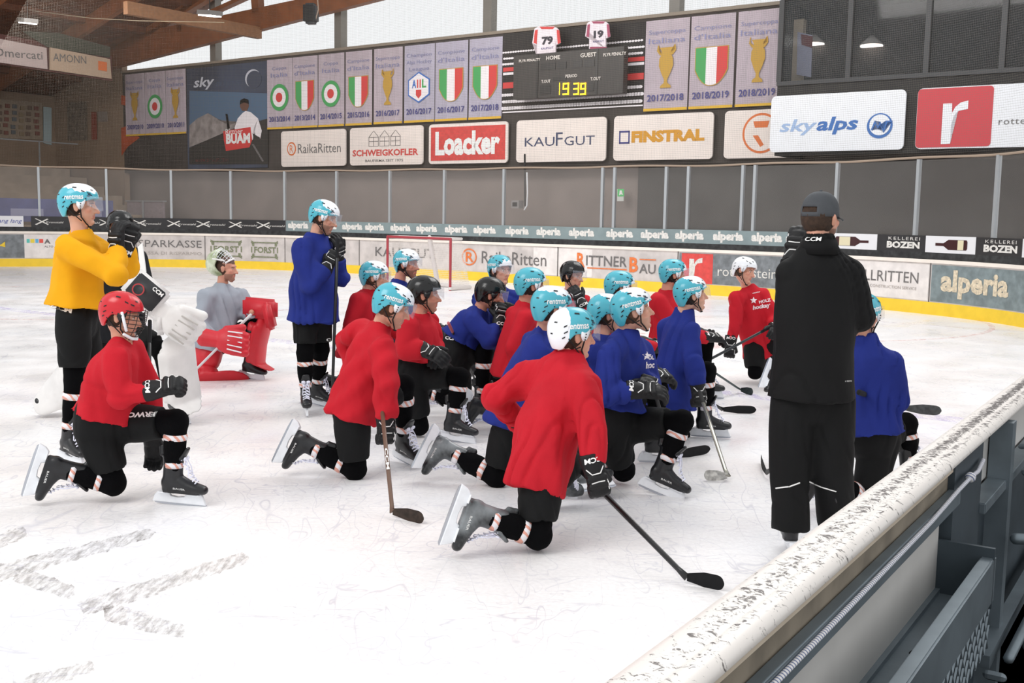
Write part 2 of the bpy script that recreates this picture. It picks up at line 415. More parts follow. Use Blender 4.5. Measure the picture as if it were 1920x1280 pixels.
def visor():
    bm=bmesh.new(); N=20; V=[]
    for j in range(5):
        row=[]
        for i in range(N+1):
            t=-62+124*i/N; a=math.radians(t); k=1.0+.05*j/4; zb=-.03+.035*(abs(t)/62)**2
            z=.062+(zb-.062)*j/4
            row.append(bm.verts.new((.116*k*math.sin(a),-.006+.150*k*math.cos(a)**.9,z)))
        V.append(row)
    for a,b_ in zip(V,V[1:]):
        for i in range(N): bm.faces.new((a[i],a[i+1],b_[i+1],b_[i]))
    bmesh.ops.solidify(bm,geom=bm.faces[:],thickness=.0025)
    return done(bm,'visor',True)
PROTO['visor']=visor()
def cage():
    bm=bmesh.new()
    def q(t,z): 
        a=math.radians(t); k=1-.25*max(0,-(z+.02)/.1)**1.5
        return (.105*k*math.sin(a),-.0+.15*k*math.cos(a),z)
    for z in (.045,.02,-.005,-.03,-.055,-.08,-.105): limb(bm,[q(t,z) for t in range(-70,71,14)],.0022,n=6)
    for t in range(-60,61,20): limb(bm,[q(t,z) for z in (.05,.02,-.02,-.06,-.11)],.0022,n=6)
    return done(bm,'cage',True)
PROTO['cage']=cage()
def cagebar():
    bm=bmesh.new()
    for s in (-1,1): limb(bm,[(s*.104,.03,.03),(s*.1,.055,-.03),(s*.085,.07,-.075)],.009,n=8,flat=.6)
    limb(bm,[(-.08,.06,-.1),(-.05,.1,-.12),(0,.115,-.125),(.05,.1,-.12),(.08,.06,-.1)],.01,n=8)
    return done(bm,'bar',True)
PROTO['cagebar']=cagebar()
def hairmesh():
    bm=bmesh.new(); ball(bm,(0,-.022,.012),.083,.092,.10,seg=32)
    geom=[v for v in bm.verts if v.co.y>.028 and v.co.z<.05 or v.co.z<-.075]
    bmesh.ops.delete(bm,geom=geom,context='VERTS')
    r=random.Random(3)
    for v in bm.verts:
        k=noise.noise(v.co*60)*.004; v.co+=v.normal*k
    bmesh.ops.solidify(bm,geom=bm.faces[:],thickness=.006)
    return done(bm,'hair',True)
PROTO['hair']=hairmesh()
bake()
def glove_extras(me,side):
    out=[]
    s='CCM'
    # back of the cuff
    t=decal(me,s,(0,-.055,0),(1,0,0) ,(0,1,0),(0,0,-1),.085,.026,bold=.03,shear=.1); out.append(('lettering',t,WHT))
    bm=bmesh.new(); P=coords(me); bv=BVHTree.FromPolygons([tuple(p) for p in P],[tuple(p.vertices) for p in me.polygons])
    sx=-1 if side=='R' else 1
    for line in ([(-.04,-.015),(-.02,.012),(.02,.012),(.04,-.015)],[(-.045,.05),(-.045,.095)],[(sx*.03,.052),(0,.05),(-sx*.03,.052)]):
        pts=[]
        for (x0,y0),(x1,y1) in zip(line,line[1:]):
            for i in range(4): pts.append((x0+(x1-x0)*i/4,y0+(y1-y0)*i/4))
        pts.append(line[-1]); q=[]
        for x,y in pts:
            h,_,_,_=bv.ray_cast(Vector((x,y,.3)),Vector((0,0,-1)),.6)
            if h is not None: q.append(h)
        if len(q)>1: limb(bm,q,.0032,n=6)
    out.append(('piping',done(bm,'p',True),WHT)); return out
GX={}
for side in 'RL':
    for cn in CURL:
        GX[side,cn]=glove_extras(PROTO['glove',side,cn].data,side)
for k in list(PROTO):
    if isinstance(PROTO[k],bpy.types.Object):
        o=PROTO[k]; me=o.data; PROTO[k]=me; bpy.data.objects.remove(o)
sole=None
def skate_print():
    me=PROTO['skate']; bm=bmesh.new(); out=[]
    for s in (-1,1):
        out.append(decal(me,'BAUER',(0,.05,-.068),(0,s,0),(0,0,1),(-s,0,0),.07,.011))
    return out
SKP=skate_print()
# ================================================================ people
def frame(az,pitch=0,roll=0):
    """columns x(right) y(forward) z(up); az degrees from world +Y towards +X"""
    a=math.radians(az); r=Vector((math.cos(a),-math.sin(a),0)); f=Vector((math.sin(a),math.cos(a),0)); u=Vector((0,0,1))
    p=math.radians(pitch); f2=f*math.cos(p)-u*math.sin(p); u2=u*math.cos(p)+f*math.sin(p)
    q=math.radians(roll); r2=r*math.cos(q)-u2*math.sin(q); u3=u2*math.cos(q)+r*math.sin(q)
    return r2,f2,u3
def mat4(o,x,y,z):
    m=Matrix((x,y,z)).transposed().to_4x4(); m.translation=o; return m
def head_bm(bm,H,r,f,u,s,hires=True):
    """add head blobs"""
    def P(x,y,z): return H+(r*x+f*y+u*z)*s
    def B(x,y,z,a,b_,c): ball(bm,P(x,y,z),a*s,b_*s,c*s,X=r,Y=f,Z=u,seg=20)
    B(0,-.012,.035,.077,.095,.088); B(0,.028,-.035,.064,.066,.08)
    tube(bm,[(P(0,.02,-.055),r*.060*s,f*.055*s),(P(0,.038,-.09),r*.044*s,f*.045*s),(P(0,.05,-.112),r*.026*s,f*.026*s)])
    B(0,.072,.028,.052,.022,.013); B(.043,.058,-.018,.022,.024,.022); B(-.043,.058,-.018,.022,.024,.022)
    limb(bm,[P(0,.088,.012),P(0,.106,-.018),P(0,.116,-.033)],[.009*s,.0105*s,.0125*s],n=10)
    B(.012,.098,-.036,.009,.011,.008); B(-.012,.098,-.036,.009,.011,.008)
    limb(bm,[P(-.02,.082,-.061),P(0,.093,-.059),P(.02,.082,-.061)],.0075*s,n=8); limb(bm,[P(-.017,.082,-.073),P(0,.091,-.074),P(.017,.082,-.073)],.0075*s,n=8)
    B(0,.078,-.102,.020,.018,.016)
    for q in (-1,1):
        B(q*.031,.070,.006,.0145,.0145,.012); B(q*.079,-.004,-.006,.009,.02,.032); B(q*.086,-.012,.004,.006,.014,.022)
def face_tone(H,r,f,u,s,skin,beard,hairc):
    Ha=np.array(H); R_=np.array(r); F_=np.array(f); U_=np.array(u)
    def fn(me):
        P=(coords(me)-Ha)/s; x=P@R_; y=P@F_; z=P@U_
        n=len(x); C=np.tile(np.array(lin(skin)),(n,1))
        C[:,:3]*= (1+.05*np.sin(x*90)*np.sin(z*70))[:,None]
        def put(mask,col,k=1.0):
            c=np.array(col if not isinstance(col,str) else lin(col)); C[mask]=C[mask]*(1-k)+c*k
        red=(np.abs(x)>.03)&(y>.045)&(z<-.0)&(z>-.045); put(red,'#d98a74',.3)
        put((y>.10)&(z<-.02)&(z>-.05),'#d98a74',.3)
        if beard: put((y>.0)&(z<-.048)&(z>-.13)&(np.abs(x)<.07)&~((z>-.082)&(z<-.05)&(np.abs(x)<.026)),hairc,beard); put((y>.085)&(z<-.044)&(z>-.056)&(np.abs(x)<.03),hairc,beard)
        put((y>.078)&(z<-.055)&(z>-.08)&(np.abs(x)<.022),'#b8645a',.6)
        ex=np.abs(np.abs(x)-.031)
        put((y>.07)&(z>.018)&(z<.027)&(ex<.017),hairc,.85)
        e=(y>.07)&((ex/.0115)**2+((z-.006)/.006)**2<1); put(e,'#d9d4cf')
        put(e&(ex<.0052),'#2a1d16'); put((y>.07)&(ex<.0135)&(z>.0095)&(z<.0125),'#3a2219',.8)
        put((z>.055),hairc,.9)
        at=me.color_attributes.new('tone','FLOAT_COLOR','POINT'); at.data.foreach_set('color',np.clip(C,0,1).ravel())
    return fn
def canon(name,me,m,parent,mw,kids=()):
    o=link(name,me,None,parent); 
    if m is not None and len(me.materials)==0: me.materials.append(m)
    o.matrix_basis=mw
    return o
DECALS=[]
def helmet(P,hm,style,visor_on=True,txt=True,scale=1.0):
    me=PROTO['shell'].copy() if False else PROTO['shell']
    k='shellmesh_'+style
    if k not in PROTO: PROTO[k]=PROTO['shell'].copy(); PROTO[k].materials.append(HM[style]); PROTO[k].materials.append(BLK)
    h=link('helmet',PROTO[k],None,P); h.matrix_basis=hm
    def kid(n,key,m):
        q='%s_%s'%(key,m.name)
        if q not in PROTO: PROTO[q]=PROTO[key].copy(); PROTO[q].materials.append(m); PROTO[q].materials.append(BLK)
        o=bpy.data.objects.new(n,PROTO[q]); COL.objects.link(o); o.parent=h; return o
    [kid('ear_guard',('guard',z_),WHP if style!='black' and style!='red' else BLK) for z_ in (1,-1)]; kid('chin_strap','strap',STRAP)
    if style in ('front','top','rear','mix'):
        kid('stripe_mark','mark',M('navy_print','#123a55',.4))
        for s in (1,-1): kid('lettering',('ht',s),WHT) if txt else None
    if style=='black' or style=='white':
        for s in (1,-1): pass
    if style=='red':
        kid('wire_cage','cage',BLK); kid('cage_bar','cagebar',WHP)
    elif visor_on: kid('visor','visor',VISOR)
    return h
def skate(P,ank,up,toe,s=1.0,laces=True,far=False,boot=None):
    up=up.normalized(); f=(toe-up*toe.dot(up)).normalized(); r=f.cross(up)
    mw=mat4(ank,r*s,f*s,up*s)
    if not PROTO['skate'].materials: PROTO['skate'].materials.append(BOOT)
    me=PROTO['skate']
    if boot:
        if 'skate2' not in PROTO: PROTO['skate2']=me.copy(); PROTO['skate2'].materials.clear(); PROTO['skate2'].materials.append(boot)
        me=PROTO['skate2']
    b_=link('skate',me,None,P); b_.matrix_basis=mw
    for n,k,m in (('blade_holder','holder',WHP),('steel_blade','blade',STEEL),('lace','lace',LACE)):
        me=PROTO[k]
        if not me.materials: me.materials.append(m)
        o=bpy.data.objects.new(n,me); COL.objects.link(o); o.parent=b_
    if not far:
        for me in SKP:
            if not me.materials: me.materials.append(WHT)
            o=bpy.data.objects.new('lettering',me); COL.objects.link(o); o.parent=b_
    return b_
def glove(P,wr,dr,back,side,curl='relax',s=1.0,m=None):
    y=dr.normalized(); z=(back-y*back.dot(y)).normalized(); x=y.cross(z)
    mw=mat4(wr,x*s,y*s,z*s); me=PROTO['glove',side,curl]
    if not me.materials: me.materials.append(GLOV)
    g=link('glove',me,None,P); g.matrix_basis=mw
    for n,mm,mt in GX[side,curl]:
        if not mm.materials: mm.materials.append(mt)
        o=bpy.data.objects.new(n,mm); COL.objects.link(o); o.parent=g
    return g
def lens(a,b_): return (a-b_).length
REPORT=[]
def person(name,label,top,J,haz,hp=0,hroll=0,style='front',base=None,mode='kneel',hs=1.075,skin='#d9a58c',beard=0,hairc='#3a2618',
           gl='relax',gr='relax',gdirL=None,gdirR=None,backL=None,backR=None,noglove='',voxel=.016,fv=.0065,seed=0,
           jw=1.0,goalie=None,cat='person',group=None,visor=True,pantmat=None,jmat2=None,skates='RL',tapes=True,tuck=False,hemw=1.0,boot=None,wide=1.0,hem=.13,txt=True):
    for q in 'LR':
        a_=J['a'+q]; lo_=.191 if J['t'+q].z>-.25 else .215
        if q in skates: J['a'+q]=Vector((a_.x,a_.y,lo_ if J['t'+q].z>-.25 else max(a_.z,lo_)))
    gp=Vector((J['pel'].x,J['pel'].y,0))
    P=root(name,gp,label,cat,group)
    r,f,u=frame(haz,hp,hroll); H=J['head']
    pel,neck=J['pel'],J['neck']
    sp=(neck-pel).normalized(); sd=(J['sR']-J['sL']); sd=(sd-sp*sd.dot(sp)).normalized(); hd=(J['hR']-J['hL']); hd=(hd-sp*hd.dot(sp)).normalized()
    fw=sp.cross(sd)*-1; 
    if fw.dot(sp.cross(sd))>0: pass
    fwd=(sd.cross(sp))*-1
    def dirs(t): 
        s_=hd.lerp(sd,t).normalized(); return s_, sp.cross(s_)
    # body: one continuous surface, head to ankles and wrists
    bm=bmesh.new(); head_bm(bm,H,r,f,u,hs)
    limb(bm,[H+(-f*.025-u*.05)*hs,neck.lerp(H,.45)-f*.02,neck-sp*.02],[.054*hs,.055,.064])
    rings=[]
    for t,a,b_ in ((0,.12,.09),(.35,.12,.09),(.7,.12,.09),(.9,.09,.07),(1.0,.065,.055)):
        s_,q=dirs(t); rings.append((pel.lerp(neck,t),s_*a,q*b_))
    tube(bm,rings)
    for q in 'LR':
        limb(bm,[J['s'+q],J['e'+q],J['w'+q]],[.045,.04,.03],n=12)
        limb(bm,[J['h'+q],J['k'+q],J['a'+q]],[.085,.055,.04],n=12)
    organic('body',bm,[SKIN],P,voxel=fv,smooth=1,post=face_tone(H,r,f,u,hs,skin,beard,hairc))
    # hair
    k='hair_'+hairc
    if k not in PROTO: PROTO[k]=PROTO['hair'].copy(); PROTO[k].materials.append(M('hair_'+hairc,hairc,.85,var=.3,scale=60,bump=.4,bscale=250))
    hr=link('hair',PROTO[k],None,P); hr.matrix_basis=mat4(H,r*hs,f*hs,u*hs)
    if style in HM: helmet(P,mat4(H+u*.006-f*.004,r*hs*1.0,f*hs*.99,u*hs*1.0),style,visor,txt)
    # upper garment
    bm=bmesh.new(); rings=[]
    h0=-hem/max(.3,(neck-pel).length)
    for t,a,b_ in ((h0,.238*hemw,.218*hemw),(0,.222*(1+hemw)/2,.198*(1+hemw)/2),(.3,.212,.178),(.6,.218,.162),(.74,.222,.15),(.86,.19,.135),(.95,.135,.108),(1.02,.098,.09),(1.09,.078,.074)):
        if t<h0-.001 or (t!=h0 and t-h0<.06): continue
        s_,q=dirs(max(0,min(1,t))); rings.append((pel+(neck-pel)*t,s_*a*jw*wide,q*b_*jw))
    tube(bm,rings,n=28,caps=('flat','flat'))
    for q in 'LR':
        S,E,Wp=J['s'+q],J['e'+q],J['w'+q]
        ball(bm,S,.097*jw); limb(bm,[neck.lerp(S,.3)-sp*.035,S],[.085*jw,.094*jw])
        limb(bm,[S,S.lerp(E,.5),E,E.lerp(Wp,.5),E.lerp(Wp,.97)],[.094*jw,.093*jw,.085*jw,.078*jw,.070*jw],n=20,caps=('round','flat'))
        ball(bm,E,.088*jw)
    jn={'RED':RED,'BLUE':BLUE,'YEL':YEL,'GREY':GREY,'BLKJ':BLKJ,'JACK':JACK}[top]
    jer=organic('jersey' if top!='JACK' else 'jacket',bm,[jn],P,voxel=voxel,smooth=3,post=folds(.015 if top!='JACK' else .008,9,seed))
    # collar band
    # trousers
    bm=bmesh.new(); s_,q_=dirs(0)
    tube(bm,[(pel+sp*.12,s_*.165,q_*.135),(pel,s_*.185,q_*.15),(pel-sp*.07,s_*.175,q_*.14)],n=24)
    long=mode=='coach'
    for q in 'LR':
        Hq,K,A=J['h'+q],J['k'+q],J['a'+q]
        if long:
            limb(bm,[Hq,Hq.lerp(K,.5),K,K.lerp(A,.5),K.lerp(A,1.22)],[.135,.128,.116,.108,.106],n=20,caps=('round','flat'))
        else:
            limb(bm,[Hq,Hq.lerp(K,.45),Hq.lerp(K,.80)],[.128,.122,.108],n=20,caps=('round','flat')); ball(bm,Hq,.13)
    if tuck: ball(bm,pel-fwd*.075+sp*.07,.18,.135,.14,X=hd,Y=fwd,Z=sp)
    organic('pants',bm,[pantmat or PANT],P,voxel=voxel,smooth=3,post=folds(.007,8,seed+50))
    # socks with tape, skates
    for q in 'LR':
        Hq,K,A=J['h'+q],J['k'+q],J['a'+q]
        T=J['t'+q]; upv=(K-A)
        if not long:
            bm=bmesh.new()
            limb(bm,[Hq.lerp(K,.66),Hq.lerp(K,.9)],[.078,.082],n=18,caps=('flat','round')); ball(bm,K,.085)
            limb(bm,[K,K.lerp(A,.2),K.lerp(A,.5),K.lerp(A,.78),K.lerp(A,.93)],[.082,.07,.073,.056,.05],n=18,caps=('round','flat'))
            organic('sock',bm,[SOCK],P,voxel=voxel*.9,smooth=2,post=folds(.003,14,seed+9,(1,1,1)))
            if tapes:
                for t0,rr in ((.28,.073),(.80,.058)):
                    bm=bmesh.new(); limb(bm,[K.lerp(A,t0-.055),K.lerp(A,t0),K.lerp(A,t0+.055)],[rr-.001,rr+.001,rr-.002],n=24,caps=('flat','flat'))
                    link('sock_tape',done(bm,'t',True),TAPE,P)
        if q in skates: skate(P,A,upv,T,1.1,boot=boot,far=voxel>.017)
    # gloves
    for q,cv,gd,bk in (('L',gl,gdirL,backL),('R',gr,gdirR,backR)):
        if q in noglove: continue
        E,Wp=J['e'+q],J['w'+q]; d=(gd if gd is not None else Wp-E).normalized()
        sid=sd if q=='R' else -sd
        b_=bk if bk is not None else (sid*.6+Vector((0,0,.8)))
        glove(P,Wp+d*.03,d,b_,q,cv,1.14)
    REPORT.append((name+' '+label[:24],'up %.2f th %.2f %.2f sh %.2f %.2f ua %.2f %.2f fa %.2f %.2f sw %.2f hn %.2f pz %.2f nz %.2f'%(lens(pel,neck),lens(J['hL'],J['kL']),lens(J['hR'],J['kR']),lens(J['kL'],J['aL']),lens(J['kR'],J['aR']),lens(J['sL'],J['eL']),lens(J['sR'],J['eR']),lens(J['eL'],J['wL']),lens(J['eR'],J['wR']),lens(J['sL'],J['sR']),lens(neck,H),pel.z,neck.z)))
    P['_jer']=jer.name; DECALS.append((P,jer,J,sp,sd,fwd))
    return P
def kneel(x,y,az,k='R',lean=.12,s=1.0,z0=0,headf=.07,arm='knee'):
    r=Vector((math.cos(math.radians(az)),-math.sin(math.radians(az)),0)); f=Vector((math.sin(math.radians(az)),math.cos(math.radians(az)),0))
    b0=Vector((x,y,0))
    def L(a,b_,z): return b0+r*(a*s)+f*(b_*s)+Vector((0,0,z*s+z0))
    J={'pel':L(0,0,.52),'neck':L(0,lean,1.03),'head':L(0,lean+headf,1.235),'sR':L(.185,lean,.965),'sL':L(-.185,lean,.965),'hR':L(.1,.0,.5),'hL':L(-.1,.0,.5)}
    o='L' if k=='R' else 'R'; q=1 if k=='R' else -1
    J['k'+k]=L(.12*q,.05,.09); J['a'+k]=L(.12*q,-.36,.2); J['t'+k]=Vector((0,0,-1))
    J['k'+o]=L(-.13*q,.45,.56); J['a'+o]=L(-.13*q,.44,.172); J['t'+o]=f.copy()
    J['eR']=L(.26,lean+.06,.70); J['eL']=L(-.26,lean+.06,.70); J['wR']=L(.17,lean+.29,.66); J['wL']=L(-.17,lean+.29,.66)
    J['_f']=f; return J
def stand(x,y,az,s=1.0):
    r=Vector((math.cos(math.radians(az)),-math.sin(math.radians(az)),0)); f=Vector((math.sin(math.radians(az)),math.cos(math.radians(az)),0)); b0=Vector((x,y,0))
    def L(a,b_,z): return b0+r*(a*s)+f*(b_*s)+Vector((0,0,z*s))
    J={'pel':L(0,0,1.0),'neck':L(0,.03,1.53),'head':L(0,.09,1.73),'sR':L(.19,.02,1.46),'sL':L(-.19,.02,1.46),'hR':L(.1,0,.97),'hL':L(-.1,0,.97),
       'kR':L(.13,.05,.58),'kL':L(-.13,.05,.58),'aR':L(.15,0,.172/s),'aL':L(-.15,0,.172/s),'tR':f.copy(),'tL':f.copy(),
       'eR':L(.26,.05,1.2),'eL':L(-.26,.05,1.2),'wR':L(.15,.28,1.2),'wL':L(-.15,.28,1.2)}
    return J
def over(J,Y0,**k):
    """override joints: (px,py,depth offset) ; shift whole figure helper is done before"""
    for n,v in k.items(): J[n]=D(v[0],v[1],Y0+(v[2] if len(v)>2 else 0)) if not isinstance(v,Vector) else v
    return J
def anchor_px(px,py,Y):  # ground xy under a pixel at depth Y
    p=D(px,py,Y); return p.x,p.y
# ---- sticks
def stick(label,butt,heel,toe,shaftc=None,tape='#16171a',name='hockey_stick',bladec=None,group=None,txt=None,grip=True,blade_up=None,wtxt=WHT):
    base=Vector((heel.x,heel.y,min(heel.z,toe.z,butt.z)-.0)); R_=root(name,base,label,'hockey stick',group)
    d=(heel-butt).normalized(); bd=(toe-heel); L=bd.length; bd=bd.normalized()
    up=blade_up or Vector((0,0,1)); up=(up-bd*up.dot(bd)).normalized(); nrm=bd.cross(up)
    sd=d.cross(nrm).normalized(); nn=sd.cross(d)
    bm=bmesh.new(); 
    e0=butt; e1=heel
    n=8
    def ring(c,a,b_): return (c,sd*a,nn*b_)
    A=[ring(e0,.016,.0115),ring(e0.lerp(e1,.5),.016,.0115),ring(e0.lerp(e1,.93),.015,.011),ring(e1+up*.004-bd*.004,.021,.009)]
    tube(bm,A,n=12,caps=('flat','flat')); sh=link('shaft',done(bm,'s',True),shaftc or CARB,R_)
    bm=bmesh.new(); N=24; T=[];Bq=[]
    for i in range(N+1):
        t=i/N; c=heel+bd*(L*t)+nrm*(.03*t*t); mid=.004; ha=.020+.018*min(1,t*2.2); ha*=math.sqrt(max(.02,1-(max(0,t-.80)/.202)**2)); c=c+up*mid
        lo=c-up*ha; hi=c+up*ha
        T.append(hi);Bq.append(lo)
    a=[bm.verts.new(p) for p in T]; b_=[bm.verts.new(p) for p in Bq]
    for i in range(N): bm.faces.new((a[i],a[i+1],b_[i+1],b_[i]))
    bmesh.ops.solidify(bm,geom=bm.faces[:],thickness=.009)
    link('blade',done(bm,'b'),M('blade_'+(bladec or tape),bladec or tape,.6,var=.3,scale=30),R_)
    if grip:
        bm=bmesh.new(); tube(bm,[ring(e0,.018,.0135),ring(e0+d*.16,.0175,.013)],n=12); link('grip_tape',done(bm,'g',True),M('grip_'+tape,tape,.9),R_)
    if txt:
        t,p0,w_,h_=txt; c=CAM-e0; c=(c-d*c.dot(d)).normalized(); X=d; Yv=(c.cross(X))
        o=e0.lerp(e1,p0)+c*.0175-Yv*(h_/2)
        flattext(t,o,X,Yv,w_,h_,wtxt,R_,bold=.03)
    return R_
V3=Vector
def K(px,py,Y,az,k='R',**kw):
    x,y=anchor_px(px,py,Y); return kneel(x,y,az,k,**kw)
def dirto(J,j,px,py,Y): return (D(px,py,Y)-J[j]).normalized()
DOWN=V3((0,0,-1)); 
# 1 standing player in yellow
Y=7.75; J=stand(*anchor_px(140,600,Y),85)
over(J,Y,pel=(143,590),neck=(152,437),head=(150,386,-.02),sR=(128,462,-.2),sL=(172,462,.2),hR=(137,600,-.1),hL=(152,600,.12),
     kR=(140,712,-.12),kL=(168,712,.15),aR=(130,819,-.12),aL=(178,812,.2),eR=(214,516,-.3),wR=(219,470,-.12),eL=(240,500,.15),wL=(236,462,.05))
J['tR']=V3((.8,-.6,0)); J['tL']=V3((.9,-.3,0))
P1=J; Q1=person('ice_hockey_player','standing player in yellow jersey and teal and white helmet, chin over gloved hands','YEL',J,82,hp=3,style='top',skin='#d8a78f',hairc='#2a1c14',
     hs=1.08,jw=1.02,gl='grip',gr='relax',gdirR=dirto(J,'wR',222,420,Y-.1),gdirL=dirto(J,'wL',246,425,Y+.05),backR=V3((-.5,-1,.3)),backL=V3((.6,-1,.4)),seed=1,hem=-.06)
# 3 kneeling child-sized player in red helmet with cage
Y=6.6; J=K(196,790,Y,80,'R',s=.93)
over(J,Y,pel=(193,782),neck=(232,642,.02),head=(229,592,0),sR=(222,668,-.17),sL=(250,655,.17),hR=(180,800,-.02),hL=(215,795,.12),
     kR=(212,905,0),aR=(118,893,-.08),kL=(330,790,-.05),aL=(326,888,-.05),eR=(228,742,-.2),wR=(292,730,-.18),eL=(285,735,.2),wL=(285,815,.2))
J['tR']=V3((-.35,-.1,-1)); J['tL']=V3((1,-.1,0))
J3=J; Q3=person('ice_hockey_player','kneeling player in red jersey and red caged helmet at the left front','RED',J,88,hp=12,style='red',hs=1.02,jw=.92,gr='grip',gl='relax',
     backR=V3((0,-.7,.7)),skin='#d49a80',hairc='#3b281c',seed=3,hem=.0,gdirL=V3((0,.2,-1)))
# 2 goalkeeper in white pads partly behind the yellow player
Y=9.3; J=K(222,640,Y,120,'R'); J['k_']=None; del J['k_']
over(J,Y,pel=(222,612),neck=(226,462),head=(226,428),sR=(196,478,-.1),sL=(254,484,.1),hR=(205,620),hL=(240,620),
     kR=(150,700,-.1),kL=(300,655,-.2),aR=(118,745,.1),aL=(325,745,-.1),eR=(192,540,0),wR=(225,560,-.2),eL=(266,525,-.05),wL=(262,560,-.25))
J['tR']=V3((-.6,-.8,0)); J['tL']=V3((.7,-.7,0))
P2=J; G2=person('goalkeeper','goalkeeper in black and white with white leg pads, half hidden behind the yellow player','BLKJ',J,150,style='black',visor=False,noglove='LR',tapes=False,seed=2,jw=1.0,voxel=.02,fv=.009,txt=False)
# 4 goalkeeper in grey
Y=11.7; J=K(408,625,Y,95,'R')
over(J,Y,pel=(405,632),neck=(418,536),head=(425,503,-.02),sR=(386,556,-.2),sL=(450,554,.1),hR=(395,640),hL=(418,640,.05),
     kR=(385,694,-.1),kL=(478,610,0),aR=(350,694,.3),aL=(468,690,0),eR=(374,606,-.25),wR=(402,640,-.35),eL=(466,590,.1),wL=(472,585,-.2))
J['tR']=V3((-1,.2,-.3)); J['tL']=V3((1,-.2,0))
P4=J; G4=person('goalkeeper','kneeling goalkeeper in grey shirt with red leg pads and mask pushed up','GREY',J,100,hp=5,style='none',beard=.5,skin='#c98f78',hairc='#4a3226',noglove='LR',tapes=False,seed=4,jw=1.05,voxel=.018,fv=.007)
# 5 standing blue
Y=9.8; J=stand(*anchor_px(585,580,Y),95)
over(J,Y,pel=(588,574),neck=(592,446),head=(608,408,-.03),sR=(567,468,-.18),sL=(612,466,.17),hR=(574,585,-.06),hL=(597,585,.1),kR=(572,660,-.1),kL=(602,655,.12),aR=(573,738,-.1),aL=(594,722,.25),
     eR=(584,535,-.25),wR=(612,502,-.2),eL=(640,520,.15),wL=(634,485,.1))
J['tR']=V3((.25,-1,0)); J['tL']=V3((1,-.25,0))
P5=J; Q5=person('ice_hockey_player','standing player in blue jersey resting chin on gloves atop a stick','BLUE',J,98,hp=18,style='mix',beard=.55,skin='#d9a58c',hairc='#4a3020',
     gr='grip',gl='relax',gdirR=dirto(J,'wR',632,468,Y-.15),gdirL=dirto(J,'wL',634,440,Y),backR=V3((.2,-1,.4)),backL=V3((.8,-.8,.2)),seed=5,hem=.14,jw=1.12)
# 8 red, mid front
Y=7.3; J=K(660,760,Y,88,'R')
over(J,Y,pel=(668,752),neck=(712,618,.02),head=(737,575,-.02),sR=(716,655,-.2),sL=(675,625,.2),hR=(660,775,-.06),hL=(672,770,.1),kR=(666,880,0),aR=(578,856,.05),
     kL=(758,722,.35),aL=(757,812,.45),eR=(722,722,-.3),wR=(722,785,-.28),eL=(650,635,.35),wL=(662,700,.3))
J['tR']=V3((-.55,-.1,-1)); J['tL']=V3((.7,-.7,0))
P8=J; Q8=person('ice_hockey_player','kneeling player in red jersey with hand low on a brown stick, left of centre','RED',J,84,hp=22,style='mix',skin='#d7a088',hairc='#5a3a28',beard=.15,gr='grip',gdirR=V3((.02,0,-1)),backR=V3((.4,-1,0)),seed=8,hem=.12,noglove='',voxel=.014,jw=1.03,hemw=.88)
# 9 red with black helmet
Y=8.7; J=K(778,700,Y,92,'R')
over(J,Y,pel=(776,690),neck=(788,592),head=(797,553,-.02),sR=(765,612,-.2),sL=(800,606,.2),hR=(770,700),hL=(785,700,.05),kR=(786,798,.05),aR=(690,790,.1),kL=(862,706,-.1),aL=(851,786,-.12),
     eR=(762,656,-.25),wR=(795,656,-.3),eL=(812,650,.2),wL=(815,660,.05))
J['tL']=V3((1,-.25,0))
P9=J; Q9=person('ice_hockey_player','kneeling player in red jersey with black helmet and mirrored visor, glove on raised knee','RED',J,92,hp=3,style='black',skin='#d3957c',hairc='#2f1e15',beard=.25,gr='relax',gdirR=dirto(J,'wR',815,665,Y-.35),backR=V3((0,-.8,.6)),seed=9,hem=-.07)
# 6 red behind
Y=10.2; J=K(675,640,Y,90,'L')
over(J,Y,neck=(690,548),head=(703,520,-.02),sR=(672,566,-.18),sL=(712,564,.15),pel=(672,650),eR=(660,610,-.2),wR=(680,640,-.3))
person('ice_hockey_player','player in red jersey and teal helmet kneeling beside the standing blue player','RED',J,92,hp=4,style='mix',skin='#dca78f',hairc='#5c4130',seed=6,voxel=.02,fv=.0075,tapes=False)
# 7 blue behind
Y=10.9; J=K(745,600,Y,105,'L')
over(J,Y,neck=(748,530),head=(764,496,-.02),sR=(732,548,-.15),sL=(775,548,.1),pel=(745,630))
person('ice_hockey_player','moustached player in blue jersey in front of the goal','BLUE',J,112,hp=2,style='mix',skin='#cf8f78',hairc='#2c1b14',beard=.55,seed=7,voxel=.02,fv=.0065,tapes=False)
# 10 blue black helmet
Y=9.6; J=K(855,660,Y,85,'R',s=1.0)
over(J,Y,pel=(858,650),neck=(900,582,.0),head=(920,553,-.03),sR=(886,600,-.2),sL=(915,592,.2),hR=(852,665,-.1),hL=(865,665,.1),kL=(908,660,-.1),aL=(903,742,-.1),kR=(868,752,.1),aR=(800,760,.1),
     eR=(918,640,-.25),wR=(936,602,-.15),eL=(935,640,.1),wL=(945,600,.05))
J['tL']=V3((1,-.2,0))
P10=J; Q10=person('ice_hockey_player','kneeling player in blue jersey and black helmet leaning chin on his glove','BLUE',J,88,hp=14,style='black',skin='#cf9078',hairc='#2d1d14',beard=.5,gr='grip',gl='grip',gdirR=dirto(J,'wR',938,572,Y-.1),backR=V3((.5,-1,0)),seed=10,voxel=.018,hem=-.06)
